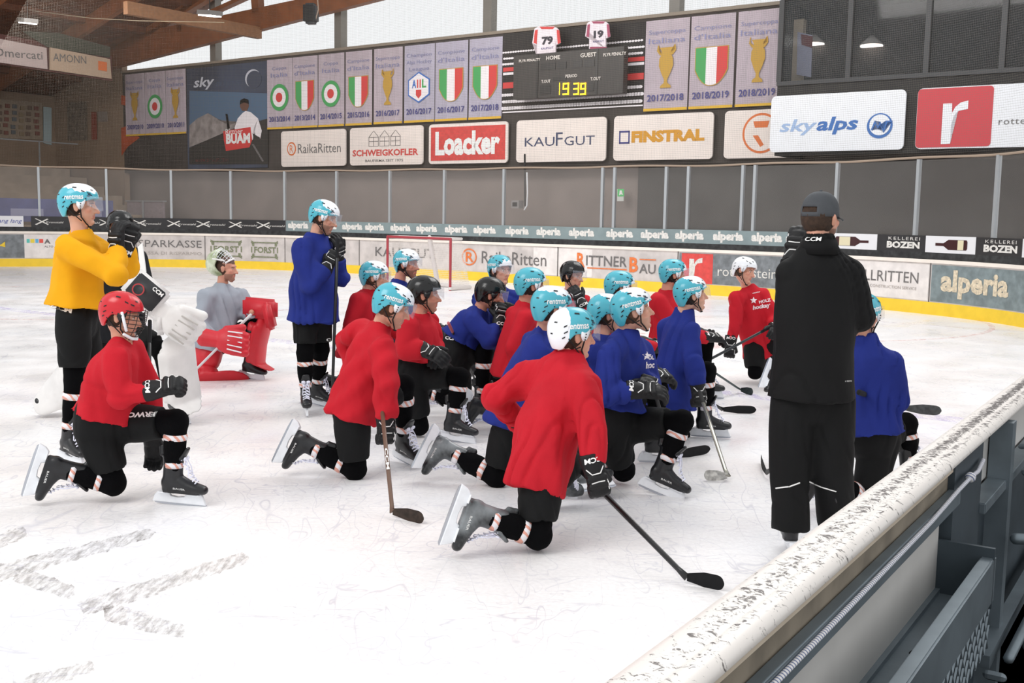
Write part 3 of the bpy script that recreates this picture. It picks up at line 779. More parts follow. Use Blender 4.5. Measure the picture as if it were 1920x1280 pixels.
# 11 blue behind
Y=10.9; J=K(925,620,Y,130,'L')
over(J,Y,neck=(932,542),head=(938,507,-.03),sR=(898,560,-.05),sL=(968,562,.05),pel=(920,635))
person('ice_hockey_player','blue-jerseyed player facing the camera behind the chin-resting player','BLUE',J,138,hp=2,style='front',skin='#dda891',hairc='#53382a',seed=11,voxel=.02,fv=.0065,tapes=False)
# 12 red
Y=9.2; J=K(972,680,Y,72,'R')
over(J,Y,neck=(985,572),head=(996,536,-.02),sR=(985,598,-.2),sL=(965,590,.2),pel=(965,680),eR=(962,650,-.25),wR=(975,690,-.2))
person('ice_hockey_player','player in red jersey and teal helmet kneeling beside the chin-resting player','RED',J,76,hp=3,style='front',skin='#c98f78',hairc='#2d1c14',beard=.3,seed=12,voxel=.018,tapes=False)
# 13 red black helmet far
Y=11.4; J=K(1072,620,Y,130,'L')
over(J,Y,neck=(1070,550),head=(1074,517,-.03),sR=(1052,566,-.05),sL=(1094,568,.0),pel=(1074,640),eR=(1060,606,-.1),eL=(1100,600,-.25),wL=(1090,568,-.3))
person('ice_hockey_player','far player in red jersey and black helmet with glove raised to the shoulder','RED',J,128,hp=6,style='black',skin='#d9a58c',hairc='#2d1c14',gl='relax',gdirL=dirto(J,'wL',1074,540,Y-.25),backL=V3((.2,-1,.2)),seed=13,voxel=.02,fv=.0065,tapes=False)
# 14 blue behind front red
Y=7.15; J=K(968,770,Y,68,'R')
over(J,Y,pel=(975,768),neck=(1022,622,.04),head=(1036,580,0),sR=(1010,655,-.2),sL=(1000,642,.2),hR=(960,785,-.06),hL=(985,780,.1),kR=(932,893,.0),aR=(840,880,.1),kL=(1060,770,.1),aL=(1083,893,-.2),
     eR=(985,735,-.2),wR=(1010,790,-.2))
J['tR']=V3((-.5,-.15,-1)); J['tL']=V3((1,-.05,0))
P14=J; person('ice_hockey_player','kneeling player in blue jersey directly behind the front player in red','BLUE',J,72,hp=5,style='top',skin='#d39a82',hairc='#38241a',seed=14,boot=BOOTS)
# 15 front red
Y=5.95; J=K(1010,860,Y,60,'R')
over(J,Y,pel=(1015,862,-.05),neck=(1062,672,.1),head=(1075,628,.1),sR=(1092,725,-.1),sL=(985,713,.2),hR=(1012,885,-.12),hL=(1045,880,.1),kR=(1008,1003,-.22),aR=(905,1003,-.3),
     kL=(1085,850,.35),aL=(1045,915,.55),eR=(1108,805,-.22),wR=(1112,872,-.28),eL=(925,745,.2),wL=(975,795,.4))
J['tR']=V3((-.30,-.2,-1)); J['tL']=V3((.8,.3,0))
P15=J; Q15=person('ice_hockey_player','front player kneeling in red jersey, back to the camera, holding a long black stick','RED',J,72,hp=4,style='rear',skin='#d59d84',hairc='#3a2618',seed=15,gr='grip',gdirR=V3((.25,-.1,-.9)),backR=V3((.1,-1,.1)),voxel=.013,fv=.006,hem=.18,jw=1.05,wide=1.0,hemw=.80,boot=BOOTS)
# 16 blue
Y=7.15; J=K(1150,795,Y,98,'R')
over(J,Y,pel=(1152,790),neck=(1177,627,.02),head=(1188,583,-.02),sR=(1142,668,-.2),sL=(1200,660,.17),hR=(1140,805,-.05),hL=(1165,800,.1),kL=(1278,790,-.15),aL=(1245,892,-.15),kR=(1170,880,.1),aR=(1100,866,.5),
     eR=(1138,742,-.25),wR=(1192,732,-.3),eL=(1215,720,.2),wL=(1215,718,-.05))
J['tL']=V3((1,-.35,0))
P16=J; Q16=person('ice_hockey_player','kneeling player in blue jersey looking up, glove resting on his front thigh','BLUE',J,88,hp=-10,style='mix',skin='#dba78f',hairc='#5b4030',beard=.12,gr='relax',gdirR=V3((1,-.05,-.05)),backR=V3((0,-.6,.8)),seed=16,voxel=.014,fv=.006,visor=False,hem=-.10)
# 17 blue hidden
Y=8.0; J=K(1115,720,Y,80,'L')
over(J,Y,neck=(1128,632),head=(1138,590,0),sR=(1112,660,-.15),sL=(1130,650,.15),pel=(1115,740))
person('ice_hockey_player','blue-jerseyed player mostly hidden behind the glove-on-thigh player','BLUE',J,82,hp=3,style='mix',skin='#d39a82',seed=17,voxel=.02,fv=.009,tapes=False,txt=False)
# 18 red
Y=9.8; J=K(1140,680,Y,80,'R')
over(J,Y,neck=(1148,570),head=(1163,540,-.02),sR=(1137,590,-.2),sL=(1160,588,.2),pel=(1145,660))
person('ice_hockey_player','player in red jersey and teal helmet in front of the orange lettered board','RED',J,84,hp=5,style='front',skin='#d39a82',seed=18,voxel=.02,fv=.009,tapes=False)
# 19 red bearded
Y=10.8; J=K(1245,640,Y,90,'R')
over(J,Y,neck=(1250,548),head=(1263,515,-.02),sR=(1232,568,-.2),sL=(1282,565,.15),pel=(1250,645))
person('ice_hockey_player','bearded player in red jersey behind the upright blue player','RED',J,88,hp=2,style='front',skin='#c98f78',hairc='#1f140e',beard=.9,seed=19,voxel=.02,fv=.0075,tapes=False)
# 20 blue with silver stick
Y=8.85; J=K(1262,730,Y,70,'R')
over(J,Y,pel=(1262,735),neck=(1281,590,.02),head=(1297,553,0),sR=(1296,625,-.15),sL=(1252,615,.2),hR=(1262,748,-.1),hL=(1275,745,.1),kL=(1325,695,.0),aL=(1322,785,.05),kR=(1275,815,.1),aR=(1200,800,.1),
     eR=(1300,672,-.25),wR=(1308,722,-.3),eL=(1250,690,.2),wL=(1290,700,.25))
J['tL']=V3((1,-.2,0))
P20=J; person('ice_hockey_player','upright kneeling player in blue jersey holding a silver-shafted stick','BLUE',J,84,hp=-6,style='mix',skin='#d9a58c',hairc='#2b1b13',gr='grip',gdirR=V3((.1,-.1,-1)),backR=V3((.2,-1,.1)),seed=20,voxel=.015,fv=.006,beard=.15)
# 21 red white helmet
Y=12.0; J=K(1420,660,Y,115,'R')
over(J,Y,pel=(1428,650,.1),neck=(1402,543),head=(1396,508,-.05),sR=(1380,560,-.15),sL=(1430,556,.0),hR=(1415,655),hL=(1438,655,.05),kR=(1415,698,-.1),aR=(1440,690,.3),kL=(1470,640,-.1),aL=(1478,700,-.1),
     eR=(1379,606,-.2),wR=(1370,640,-.25),eL=(1452,600,-.1),wL=(1452,612,-.3))
P21=J; Q21=person('ice_hockey_player','player in red jersey and plain white helmet leaning forward, beside the coach','RED',J,128,hp=10,hroll=-12,style='white',visor=False,skin='#d39a82',hairc='#5b4030',gr='grip',gdirR=V3((-.1,-.2,-1)),backR=V3((-.2,-1,0)),seed=21,voxel=.018,fv=.0065,hem=.08,tapes=False,txt=False)
# 23 blue right of coach
Y=6.9; J=K(1640,800,Y,62,'R')
over(J,Y,pel=(1632,808),neck=(1620,640),head=(1616,594),sR=(1668,680,-.1),sL=(1580,670,.15),hR=(1650,825),hL=(1620,825,.1),kL=(1698,795,.25),aL=(1702,905,.25),kR=(1622,935,0),aR=(1540,925,-.2),
     eR=(1682,752,-.1),wR=(1655,760,.2),eL=(1580,740,.3),wL=(1640,740,.35))
P23=J; person('ice_hockey_player','kneeling player in blue jersey half hidden by the coach, near the boards','BLUE',J,50,hp=0,style='front',skin='#d39a82',hairc='#2d1c14',seed=23,voxel=.015,fv=.0075,hem=.0)
# 24 player hidden behind the coach, only a skate shows
Y=10.6; J=K(1512,690,Y,88,'R')
over(J,Y,kR=(1510,735,.05),aR=(1462,706,0)); J['tR']=V3((-.35,-.5,-1))
person('ice_hockey_player','player hidden behind the coach with one rear skate showing','BLUE',J,80,style='front',seed=24,voxel=.022,fv=.01,txt=False,tapes=False)
# 22 coach
Y=5.8; J=stand(*anchor_px(1522,735,Y),15)
over(J,Y,pel=(1522,735),neck=(1535,462,0),head=(1539,410,.03),sR=(1592,515,0),sL=(1484,515,0),hR=(1556,750,0),hL=(1490,750,0),kR=(1559,880,0),kL=(1480,880,0),aR=(1566,978,.1),aL=(1480,995,-.02),
     eR=(1612,592,.0),wR=(1560,618,.25),eL=(1484,570,.22),wL=(1488,486,.32))
J['tR']=V3((.2,1,0)); J['tL']=V3((.15,1,0))
P22=J; COACH=person('person','standing coach seen from behind in black jacket, black trousers and grey cap','JACK',J,50,hp=2,style='none',mode='coach',skin='#d39a82',hairc='#3b2a1e',beard=.7,seed=22,voxel=.014,fv=.006,hem=.03,jw=1.0,noglove='',gl='relax',gdirL=dirto(J,'wL',1496,447,Y+.35),backL=V3((-.5,-.9,.3)),wide=1.03)
# ================================================================ the rink
def wavemat(): pass
# ice
def icemat():
    m=bpy.data.materials.new('ice'); m.use_nodes=True; nt=m.node_tree; b=nt.nodes['Principled BSDF']; N=nt.nodes.new; Lk=nt.links.new
    tc=N('ShaderNodeTexCoord'); b.inputs['Roughness'].default_value=.3; b.inputs['Specular IOR Level'].default_value=.35
    def noise_(sc,det,scale=(1,1,1),rot=0,dist=0):
        mp=N('ShaderNodeMapping'); mp.inputs['Scale'].default_value=scale; mp.inputs['Rotation'].default_value=(0,0,rot); Lk(tc.outputs['Object'],mp.inputs[0])
        n=N('ShaderNodeTexNoise'); n.inputs['Scale'].default_value=sc; n.inputs['Detail'].default_value=det; n.inputs['Distortion'].default_value=dist; Lk(mp.outputs[0],n.inputs['Vector']); return n.outputs['Fac']
    def ramp(f,st):
        r=N('ShaderNodeValToRGB'); e=r.color_ramp.elements
        while len(e)<len(st): e.new(.5)
        for k,(p,c) in zip(e,st): k.position=p; k.color=lin(c) if isinstance(c,str) else (c,c,c,1)
        Lk(f,r.inputs[0]); return r.outputs[0]
    base=ramp(noise_(.35,5,dist=.6),[(.3,'#f1f3f8'),(.45,'#f8f7f7'),(.6,'#f9f5f3'),(.75,'#f4f2f9')])
    # skate cuts: thin curved lines from the crests of stretched noise
    def cuts(sc,scale,rot,w,dist):
        f=noise_(sc,2,scale,rot,dist); a=N('ShaderNodeMath'); a.operation='SUBTRACT'; Lk(f,a.inputs[0]); a.inputs[1].default_value=.5
        q=N('ShaderNodeMath'); q.operation='ABSOLUTE'; Lk(a.outputs[0],q.inputs[0]); return ramp(q.outputs[0],[(0,1.0),(w,0.0)])
    acc=None
    for sc,scale,rot,w,di in ((1.6,(1,.35,1),.4,.004,1.2),(2.1,(.3,1,1),1.3,.004,1.5),(3.5,(1,.25,1),-.7,.006,.8),(1.2,(1,1,1),.1,.003,2.5),(5,(.2,1,1),2.2,.007,1.)):
        c=cuts(sc,scale,rot,w,di)
        if acc is None: acc=c
        else:
            mx=N('ShaderNodeMath'); mx.operation='MAXIMUM'; Lk(acc,mx.inputs[0]); Lk(c,mx.inputs[1]); acc=mx.outputs[0]
    sc2=N('ShaderNodeMath'); sc2.operation='MULTIPLY'; Lk(acc,sc2.inputs[0]); Lk(ramp(noise_(.8,3),[(.35,.2),(.7,.8)]),sc2.inputs[1])
    mix=N('ShaderNodeMix'); mix.data_type='RGBA'; Lk(sc2.outputs[0],mix.inputs[0]); Lk(base,mix.inputs[6]); mix.inputs[7].default_value=lin('#c3c3cf')
    # snow crumbs
    fine=ramp(noise_(38,5),[(.35,.90),(.6,1.0)]); mu=N('ShaderNodeMix'); mu.data_type='RGBA'; mu.blend_type='MULTIPLY'; mu.inputs[0].default_value=.6
    Lk(mix.outputs[2],mu.inputs[6]); Lk(fine,mu.inputs[7]); Lk(mu.outputs[2],b.inputs['Base Color'])
    bp=N('ShaderNodeBump'); bp.inputs['Strength'].default_value=.25; bp.inputs['Distance'].default_value=.01; Lk(noise_(25,6),bp.inputs['Height']); Lk(bp.outputs[0],b.inputs['Normal'])
    Lk(ramp(noise_(1.5,4),[(.3,.22),(.7,.5)]),b.inputs['Roughness'])
    return m
ICE=icemat()
bm=bmesh.new()
bm.faces.new([bm.verts.new(ES(*p)) for p in ((-46,-12),(8,-12),(8,30),(-46,30))]); floor=link('floor',done(bm),ICE); struct(floor)
def icepaint(name,col,dens,sc=14,rot=0.0):
    m=bpy.data.materials.new(name); m.use_nodes=True; nt=m.node_tree; b=nt.nodes['Principled BSDF']; b.inputs['Base Color'].default_value=lin(col); b.inputs['Roughness'].default_value=.4
    tc=nt.nodes.new('ShaderNodeTexCoord'); mp=nt.nodes.new('ShaderNodeMapping'); mp.inputs['Scale'].default_value=(2.2,.5,1); mp.inputs['Rotation'].default_value=(0,0,rot)
    n=nt.nodes.new('ShaderNodeTexNoise'); n.inputs['Scale'].default_value=sc; n.inputs['Detail'].default_value=8; n.inputs['Roughness'].default_value=.75; nt.links.new(tc.outputs['Object'],mp.inputs[0]); nt.links.new(mp.outputs[0],n.inputs['Vector'])
    r=nt.nodes.new('ShaderNodeValToRGB'); r.color_ramp.elements[0].position=.42; r.color_ramp.elements[0].color=(0,0,0,1); r.color_ramp.elements[1].position=.72; r.color_ramp.elements[1].color=(dens,dens,dens,1)
    nt.links.new(n.outputs['Fac'],r.inputs[0]); nt.links.new(r.outputs[0],b.inputs['Alpha']); return m
GM=icepaint('worn_grey_paint','#88837f',.62,16,.5); RM=icepaint('faint_red_paint','#e58f86',.5,6); LM=icepaint('faint_line_paint','#c99bb5',.45,5); VM=icepaint('faint_violet_paint','#cfc6ee',.7,4)
def icepoly(px,m,z=.002):
    q=[]
    for (x0,y0),(x1,y1) in zip(px,px[1:]+px[:1]):
        n=max(1,int(math.hypot(x1-x0,y1-y0)/3)) if m is GM else 1
        for i in range(n): j=random.uniform(0,1)**2*(5 if i else 0); q.append((x0+(x1-x0)*i/n+random.choice((-1,1))*j,y0+(y1-y0)*i/n+random.choice((-1,1))*j*.6))
    px=q
    bm=bmesh.new(); bm.faces.new([bm.verts.new(G(x,y,z)) for x,y in px]); bmesh.ops.triangulate(bm,faces=bm.faces); o=link('ice_marking',done(bm),m,floor); return o
def zp(L): return [(x/2.1333,860+y/2.1333) for x,y in L]
def stroke(x0,y0,x1,y1,w0,w1):
    dx,dy=x1-x0,y1-y0; l=math.hypot(dx,dy); nx,ny=-dy/l,dx/l
    icepoly(zp([(x0+nx*w0/2,y0+ny*w0/2),(x0+dx*.5+nx*(w0+w1)*.28,y0+dy*.5+ny*(w0+w1)*.28),(x1+nx*w1/2,y1+ny*w1/2),(x1+dx*.03,y1+dy*.03),(x1-nx*w1/2,y1-ny*w1/2),(x0+dx*.5-nx*(w0+w1)*.24,y0+dy*.5-ny*(w0+w1)*.24),(x0-nx*w0/2,y0-ny*w0/2)]),GM)
for q in ((-60,470,600,296,62,36),(60,455,290,535,70,50),(320,598,975,396,60,48),(420,605,730,690,75,52),(-80,360,100,288,55,40),(60,915,370,828,60,46)): stroke(*q)
icepoly([(1300+75*math.cos(a),640+16*math.sin(a)) for a in [i*.3 for i in range(21)]],RM)
# goal line, hash lines: straight bands across the ice
def iceband(e0,s0,e1,s1,w,m,z=.003):
    a=ES(e0,s0); b_=ES(e1,s1); d=(b_-a).normalized(); n=Vector((-d.y,d.x,0))*w/2; bm=bmesh.new()
    bm.faces.new([bm.verts.new(p+Vector((0,0,z))) for p in (a-n,b_-n,b_+n,a+n)]); return link('ice_marking',done(bm),m,floor)
iceband(-32,20.1,-3,20.1,.09,LM); iceband(-30,10.5,-2,10.5,.3,VM)
def icering(c,r0,r1,m,z=.0035):
    bm=bmesh.new(); n=64; A=[bm.verts.new(c+Vector((math.cos(t)*r0,math.sin(t)*r0,z))) for t in [i*2*math.pi/n for i in range(n)]]; B_=[bm.verts.new(c+Vector((math.cos(t)*r1,math.sin(t)*r1,z))) for t in [i*2*math.pi/n for i in range(n)]]
    for i in range(n): bm.faces.new((A[i],A[(i+1)%n],B_[(i+1)%n],B_[i]))
    return link('ice_marking',done(bm),m,floor)
icering(G(1390,590),4.4,4.5,RM); icering(G(200,560),4.4,4.5,RM)
# ---------------------------------------------------------------- curved boards
BP=[(-34.6,-2),(-34.6,2),(-34.6,6.5),(-34.6,11),(-34.2,14),(-33.4,16.2),(-32.43,18.2),(-31.3,20.0),(-29.8,21.7),(-27.9,23.0),(-25.6,23.8),(-23.3,24.15),(-20.5,24.2),(-17.5,24.18),(-14.6,24.15),(-11.6,24.1),(-9.2,23.75),(-7.0,23.05),(-5.3,22.2),(-3.85,21.0),(-2.6,19.2),(-1.75,17.0),(-1.35,14.6),(-1.25,12.5)]
def catmull(P,n=14):
    out=[]; P=[np.array(p,float) for p in P]
    for i in range(1,len(P)-2):
        for k in range(n):
            t=k/n; a,b_,c,d=P[i-1:i+3]
            out.append(.5*((2*b_)+(-a+c)*t+(2*a-5*b_+4*c-d)*t*t+(-a+3*b_-3*c+d)*t**3))
    return out
CP=catmull(BP); AL=[0]
for a,b_ in zip(CP,CP[1:]): AL.append(AL[-1]+float(np.linalg.norm(b_-a)))
AL=np.array(AL); CPa=np.array(CP)
def bpos(u,z=0,off=0):
    e_=np.interp(u,AL,CPa[:,0]); s_=np.interp(u,AL,CPa[:,1]); e2=np.interp(u+.15,AL,CPa[:,0]); s2=np.interp(u+.15,AL,CPa[:,1]); e1=np.interp(u-.15,AL,CPa[:,0]); s1=np.interp(u-.15,AL,CPa[:,1])
    t=Vector((e2-e1,s2-s1,0)).normalized(); n=Vector((t.y,-t.x,0))   # towards the ice
    return ES(e_+n.x*off,s_+n.y*off,z)
_us=np.linspace(12,AL[-1],1200); _px=np.array([proj(bpos(u,.8))[0] for u in _us])
def upx(px): 
    i=np.argmax(_px>px) if _px.max()>px else len(_px)-1
    return float(_us[i])
def bstrip(bm,u0,u1,z0,z1,o0,o1=None,step=.25,thick=None):
    """wall-like band following the boards, with thickness from off o0 to o1"""
    if o1 is None: o1=o0-.02
    n=max(1,int(abs(u1-u0)/step)); R=[]
    for i in range(n+1):
        u=u0+(u1-u0)*i/n; R.append([bm.verts.new(bpos(u,z,o)) for z,o in ((z0,o0),(z1,o0),(z1,o1),(z0,o1))])
    for a,b_ in zip(R,R[1:]):
        for k in range(4): bm.faces.new((a[k],a[(k+1)%4],b_[(k+1)%4],b_[k]))
    bm.faces.new(R[0]); bm.faces.new(R[-1][::-1])
def bobj(name,m,parent,*a,**k):
    bm=bmesh.new(); bstrip(bm,*a,**k); return link(name,done(bm),m,parent)
def btext(s,u0,u1,z0,z1,m,parent,off=.012,name='lettering',**kw):
    return link(name,textmesh(s,lambda a,b_:bpos(u0+(u1-u0)*a,z0+(z1-z0)*b_,off),**kw),m,parent)
def bshape(pts,u0,u1,z0,z1,m,parent,off=.012,name='emblem'):
    bm=bmesh.new(); bm.faces.new([bm.verts.new(bpos(u0+(u1-u0)*x,z0+(z1-z0)*y,off)) for x,y in pts]); bmesh.ops.triangulate(bm,faces=bm.faces); return link(name,done(bm),m,parent)
U0,U1=.3,AL[-1]-3.2
PAN=M('board_panel_dirty','#c9c2bf',.6,var=.12,scale=3.5,bump=.05); PANW=M('board_panel_white','#e5dfdc',.55,var=.08,scale=5)
PANG=M('board_panel_dark','#777c80',.6,var=.25,scale=6); PANA=M('board_panel_slate','#7a878a',.6,var=.2,scale=6)
CAPW=M('cap_white','#efe6dc',.45,var=.04,scale=3); KICK=M('kick_yellow','#f0cb35',.5,var=.05,scale=4)
INKG=M('ink_grey','#6d6a69',.6,var=.2,scale=20); INKO=M('ink_orange','#e0783f',.6,var=.15,scale=20); INKR=M('ink_red','#d64a45',.6,var=.1,scale=9); INKW=M('ink_white','#d8d5d0',.6,var=.15,scale=20); INKC=M('ink_cream','#d5c7ae',.6,var=.2,scale=20); INKGN=M('ink_olive','#7d8268',.6,var=.2,scale=20); INKB=M('ink_blue','#3c4a9a',.6)
SEAM=M('seam_dark','#55504e',.7)
B=root('rink_boards',bpos(upx(900)),'curved white rink boards with yellow kick plate and sponsor panels around the far end','boards')
bobj('board_wall',PAN,B,U0,U1,.24,1.04,0,-.08); bobj('kick_plate',KICK,B,U0,U1,0,.25,.014,-.06); bobj('cap_rail',CAPW,B,U0,U1,1.03,1.10,.03,-.13)
def bx_(p0,p1,m,z0=.27,z1=1.0,off=.004): return bobj('sponsor_panel',m,B,upx(p0),upx(p1),z0,z1,off,-.01)
bx_(-25,43,PANG); bx_(44,128,PANW); bx_(1272,1590,PANG); bx_(1596,1741,PANW); bx_(1746,2100,PANA); bx_(1000,1046,PANW); bx_(1048,1110,PANW)
for px in (254,383,533,673,1046,1270,128,1592,1743): bobj('panel_seam',SEAM,B,upx(px)-.012,upx(px)+.012,.25,1.03,.006,-.01)
def bt(s,p0,p1,z0,z1,m,**k): return btext(s,upx(p0),upx(p1),z0,z1,m,B,**k)
RG=[(0,0),(.38,0),(.38,.45),(.46,.66),(.62,.78),(1,.82),(1,1.02),(.70,.98),(.5,.88),(.38,.74),(.36,.97),(0,.97)]
bt('SPARKASSE',258,378,.64,.87,INKG); bt('CASSA DI RISPARMIO',258,378,.40,.50,M('ink_faded','#a9a19c',.7))
for a,b_ in ((394,452),(470,521)):
    bt('FORST',a+5,b_-5,.52,.72,INKGN,bold=.03); o=.006
    for P_ in ([(0,.1),(1,.1),(1,.16),(0,.16)],[(0,.86),(1,.86),(1,.92),(0,.92)],[(0,0),(.12,.1),(.12,.3),(.05,.3)],[(1,0),(.88,.1),(.88,.3),(.95,.3)],[(0,1),(.12,.9),(.12,.7),(.05,.7)],[(1,1),(.88,.9),(.88,.7),(.95,.7)],[(0,.35),(.04,.35),(.04,.65),(0,.65)],[(.96,.35),(1,.35),(1,.65),(.96,.65)]):
        bshape(P_,upx(a),upx(b_),.32,.92,INKGN,B)
bt('KAUFGUT',704,815,.56,.84,INKG)
def ringpts(n=28): return [(.5+.5*math.cos(t),.5+.5*math.sin(t)) for t in [2*math.pi*i/n for i in range(n)]]
def bring(a,b_,z0,z1,m):
    bm=bmesh.new(); n=32; u0,u1=upx(a),upx(b_)
    O=[bm.verts.new(bpos(u0+(u1-u0)*(.5+.5*math.cos(t)),z0+(z1-z0)*(.5+.5*math.sin(t)),.012)) for t in [2*math.pi*i/n for i in range(n)]]
    I=[bm.verts.new(bpos(u0+(u1-u0)*(.5+.42*math.cos(t)),z0+(z1-z0)*(.5+.42*math.sin(t)),.012)) for t in [2*math.pi*i/n for i in range(n)]]
    for i in range(n): bm.faces.new((O[i],O[(i+1)%n],I[(i+1)%n],I[i]))
    return link('emblem',done(bm),m,B)
bring(865,894,.42,.90,INKO); bt('R',873,887,.52,.80,INKO,bold=.02)
bt('RaikaRitten',902,1025,.50,.84,INKG); 
bt('R',1082,1096,.52,.90,INKO,bold=.03); bt('ITTNER',1099,1175,.58,.84,INKG,bold=.01); bt('B',1180,1196,.46,.84,INKO,bold=.03); bt('AU',1198,1229,.44,.68,INKG,bold=.01)
bshape([(0,0),(1,0),(1,1),(0,1)],upx(1101),upx(1176),.50,.53,INKO,B); bshape([(0,0),(1,0),(1,1),(0,1)],upx(1198),upx(1228),.78,.81,INKO,B)
bobj('red_square',INKR,B,upx(1276),upx(1336),.27,.99,.009,-.01); bshape(RG,upx(1291),upx(1317),.30,.88,INKW,B); bt('rottensteiner',1345,1480,.48,.70,INKW)
bt('HOTEL',1600,1634,.55,.85,INKG) if False else None
bt('LLRITTEN',1622,1722,.60,.82,INKG); bt('CONSTRUCTION SERVICE',1632,1720,.46,.52,M('ink_faded','#a9a19c',.7))
bt('alperia',1763,1893,.36,.92,INKC,bold=.04)
for i,cq in enumerate(('#5fc3b8','#e9d24a','#63b3e0','#e05348')): bshape([(0,0),(.8,0),(.8,1),(0,1)],upx(49+8*i),upx(57+8*i),.74,.86,M('square_'+cq,cq,.6),B)
bt('A',82,93,.72,.86,INKG,bold=.05); bt('ALTO ADIGE',82,118,.60,.66,INKG); bshape([(0,.4),(.5,.5),(1,1),(.8,.3),(1,.1),(.5,.3)],upx(-8),upx(9),.58,.78,KICK,B)
# dark foam band, advertising strips, glass panes and posts
DARK=M('dark_rubber','#2b2c2d',.7,var=.5,scale=9)
bobj('sealing_strip',DARK,B,U0,U1,1.10,1.24,-.012,-.028)
def ads(p0,p1,m,label,name='advertising_strip',z0=1.24,z1=1.57,grp='advertising strips along the glass'):
    R_=root(name,bpos((upx(p0)+upx(p1))/2,z0),label,'sign',grp); bobj('strip_panel',m,R_,upx(p0),upx(p1),z0,z1,-.012,-.028); return R_
def adt(R_,s,c,wpx,z0,z1,m,**k): return link('lettering',textmesh(s,lambda a,b_:bpos(upx(c-wpx/2)+(upx(c+wpx/2)-upx(c-wpx/2))*a,z0+(z1-z0)*b_,-.008),**k),m,R_)
ADW=M('ad_white','#dfdfe2',.5); ADK=M('ad_black','#252426',.5,var=.1); ADG=M('ad_slate','#7d8c8e',.5,var=.08,scale=3)
R_=ads(-40,43,ADW,'white advertising strip with blue handwriting at the left edge'); adt(R_,'lang lang',18,46,1.32,1.48,INKB,shear=.3)
R_=ads(58,534,ADK,'black advertising strip with repeated white cross emblems')
for c in (83,150,203,265,330,385,445,497):
    for q in (-1,1): 
        u0,u1=upx(c-18),upx(c+8)
        bm=bmesh.new(); a=[(0,.1),(.12,0),(1,.9),(.9,1)] if q>0 else [(0,1),(.12,1),(1,.15),(.95,0)]
        bm.faces.new([bm.verts.new(bpos(u0+(u1-u0)*x,1.30+.2*y,-.008)) for x,y in a]); link('emblem',done(bm),INKW,R_)
    adt(R_,'Xtrastick' if False else 'Kronstahl',c+20,34,1.36,1.42,INKW,shear=.2)
R_=ads(536,1545,ADG,'slate grey advertising strip with the white word alperia repeated')
for c,wd in ((558,38),(610,38),(659,37),(701,36),(749,38),(798,38),(853,42),(907,42),(968,44),(1027,46),(1088,48),(1159,50),(1224,52),(1290,54),(1362,57),(1433,58),(1500,58)):
    adt(R_,'alperia',c,wd,1.27,1.54,INKW,bold=.055)
BOT=M('wine_glass','#3a1518',.3); LBL=M('wine_label','#d8cfae',.6)
for a,b_,kind in ((1546,1640,1),(1640,1731,0),(1731,1823,-1),(1823,1910,0),(1910,2010,1)):
    if kind==0:
        R_=ads(a,b_,ADK,'black KELLEREI BOZEN strip %s'%('next to the coach, between two bottle pictures' if a<1700 else 'at the right edge')); adt(R_,'KELLEREI',(a+b_)/2+4,58,1.47,1.53,INKW,space=1.3); adt(R_,'BOZEN',(a+b_)/2+4,62,1.30,1.44,INKW,bold=.05)
    else:
        R_=ads(a,b_,ADW,'white strip with a wine bottle picture %s'%('beside the coach\'s head' if a<1600 else 'between the two black strips' if a<1800 else 'cut off by the right edge'))
        u0,u1=upx(a+16),upx(b_-16)
        def Bx(x): return u0+(u1-u0)*(x if kind<0 else 1-x)
        bm=bmesh.new(); bm.faces.new([bm.verts.new(bpos(Bx(x),1.405+.11*y,-.009)) for x,y in ((0,-.25),(.25,-.25),(.4,-.9),(.97,-.9),(1,-.6),(1,.6),(.97,.9),(.4,.9),(.25,.25),(0,.25))]); bmesh.ops.triangulate(bm,faces=bm.faces); link('bottle_picture',done(bm),BOT,R_)
        bm=bmesh.new(); bm.faces.new([bm.verts.new(bpos(Bx(x),1.405+.11*y,-.007)) for x,y in ((.55,-.85),(.88,-.85),(.88,.85),(.55,.85))]); link('bottle_label',done(bm),LBL,R_)
GLASS=clearmat('plexiglass','#a5a09c',.12,.12); ALP=M('aluminium_post','#a9adb0',.4,metal=.4)
PXP=[-30,75,201,320,432,532,628,727,828,940,1123,1145,1240,1281,1383,1405,1557,1705,1850,2010]
for i,px in enumerate(PXP):
    u=upx(px); o=bobj('glass_post',ALP,None,u-.035,u+.035,1.12,3.1,-.03,-.11,step=.5); recenter(o); pst=o
    where={-30:'outside the left edge',75:'left of the standing yellow player',201:'right of the yellow player\'s helmet',320:'above the black cross strip, left of the grey goalkeeper',432:'above the grey goalkeeper\'s mask',532:'where the black and slate strips meet',628:'over the standing blue player\'s helmet',727:'left of the goal cage top',828:'above the goal',940:'in line with the wall sign lettered KAUFGUT',1123:'left one of the close pair beside the green exit sign',1145:'right one of the close pair beside the green exit sign',1240:'left one of the pair under the FINSTRAL sign',1281:'right one of the pair under the FINSTRAL sign',1383:'left one of the pair under the round emblem sign',1405:'right one of the pair under the round emblem sign',1557:'just over the coach\'s cap',1705:'between the coach and the right bottle picture',1850:'above the rightmost black strip',2010:'beyond the right edge'}[px]
    tag(o,'grey aluminium glass post '+where,'post','plexiglass posts of the far boards')
    if i+1<len(PXP):
        u2=upx(PXP[i+1])
        o=bobj('glass_panel',GLASS,pst,u+.036,u2-.036,1.14,3.08,-.064,-.074)
o=None; bm=bmesh.new(); limb(bm,[bpos(u,3.12+.015*math.sin(u*1.7),-.07) for u in np.arange(U0,U1,.4)],.025,n=8); o=link('net_cable',done(bm,'c',True),M('rope_beige','#9a8878',.8)); recenter(o); tag(o,'beige cable running along the top of the plexiglass','cable')
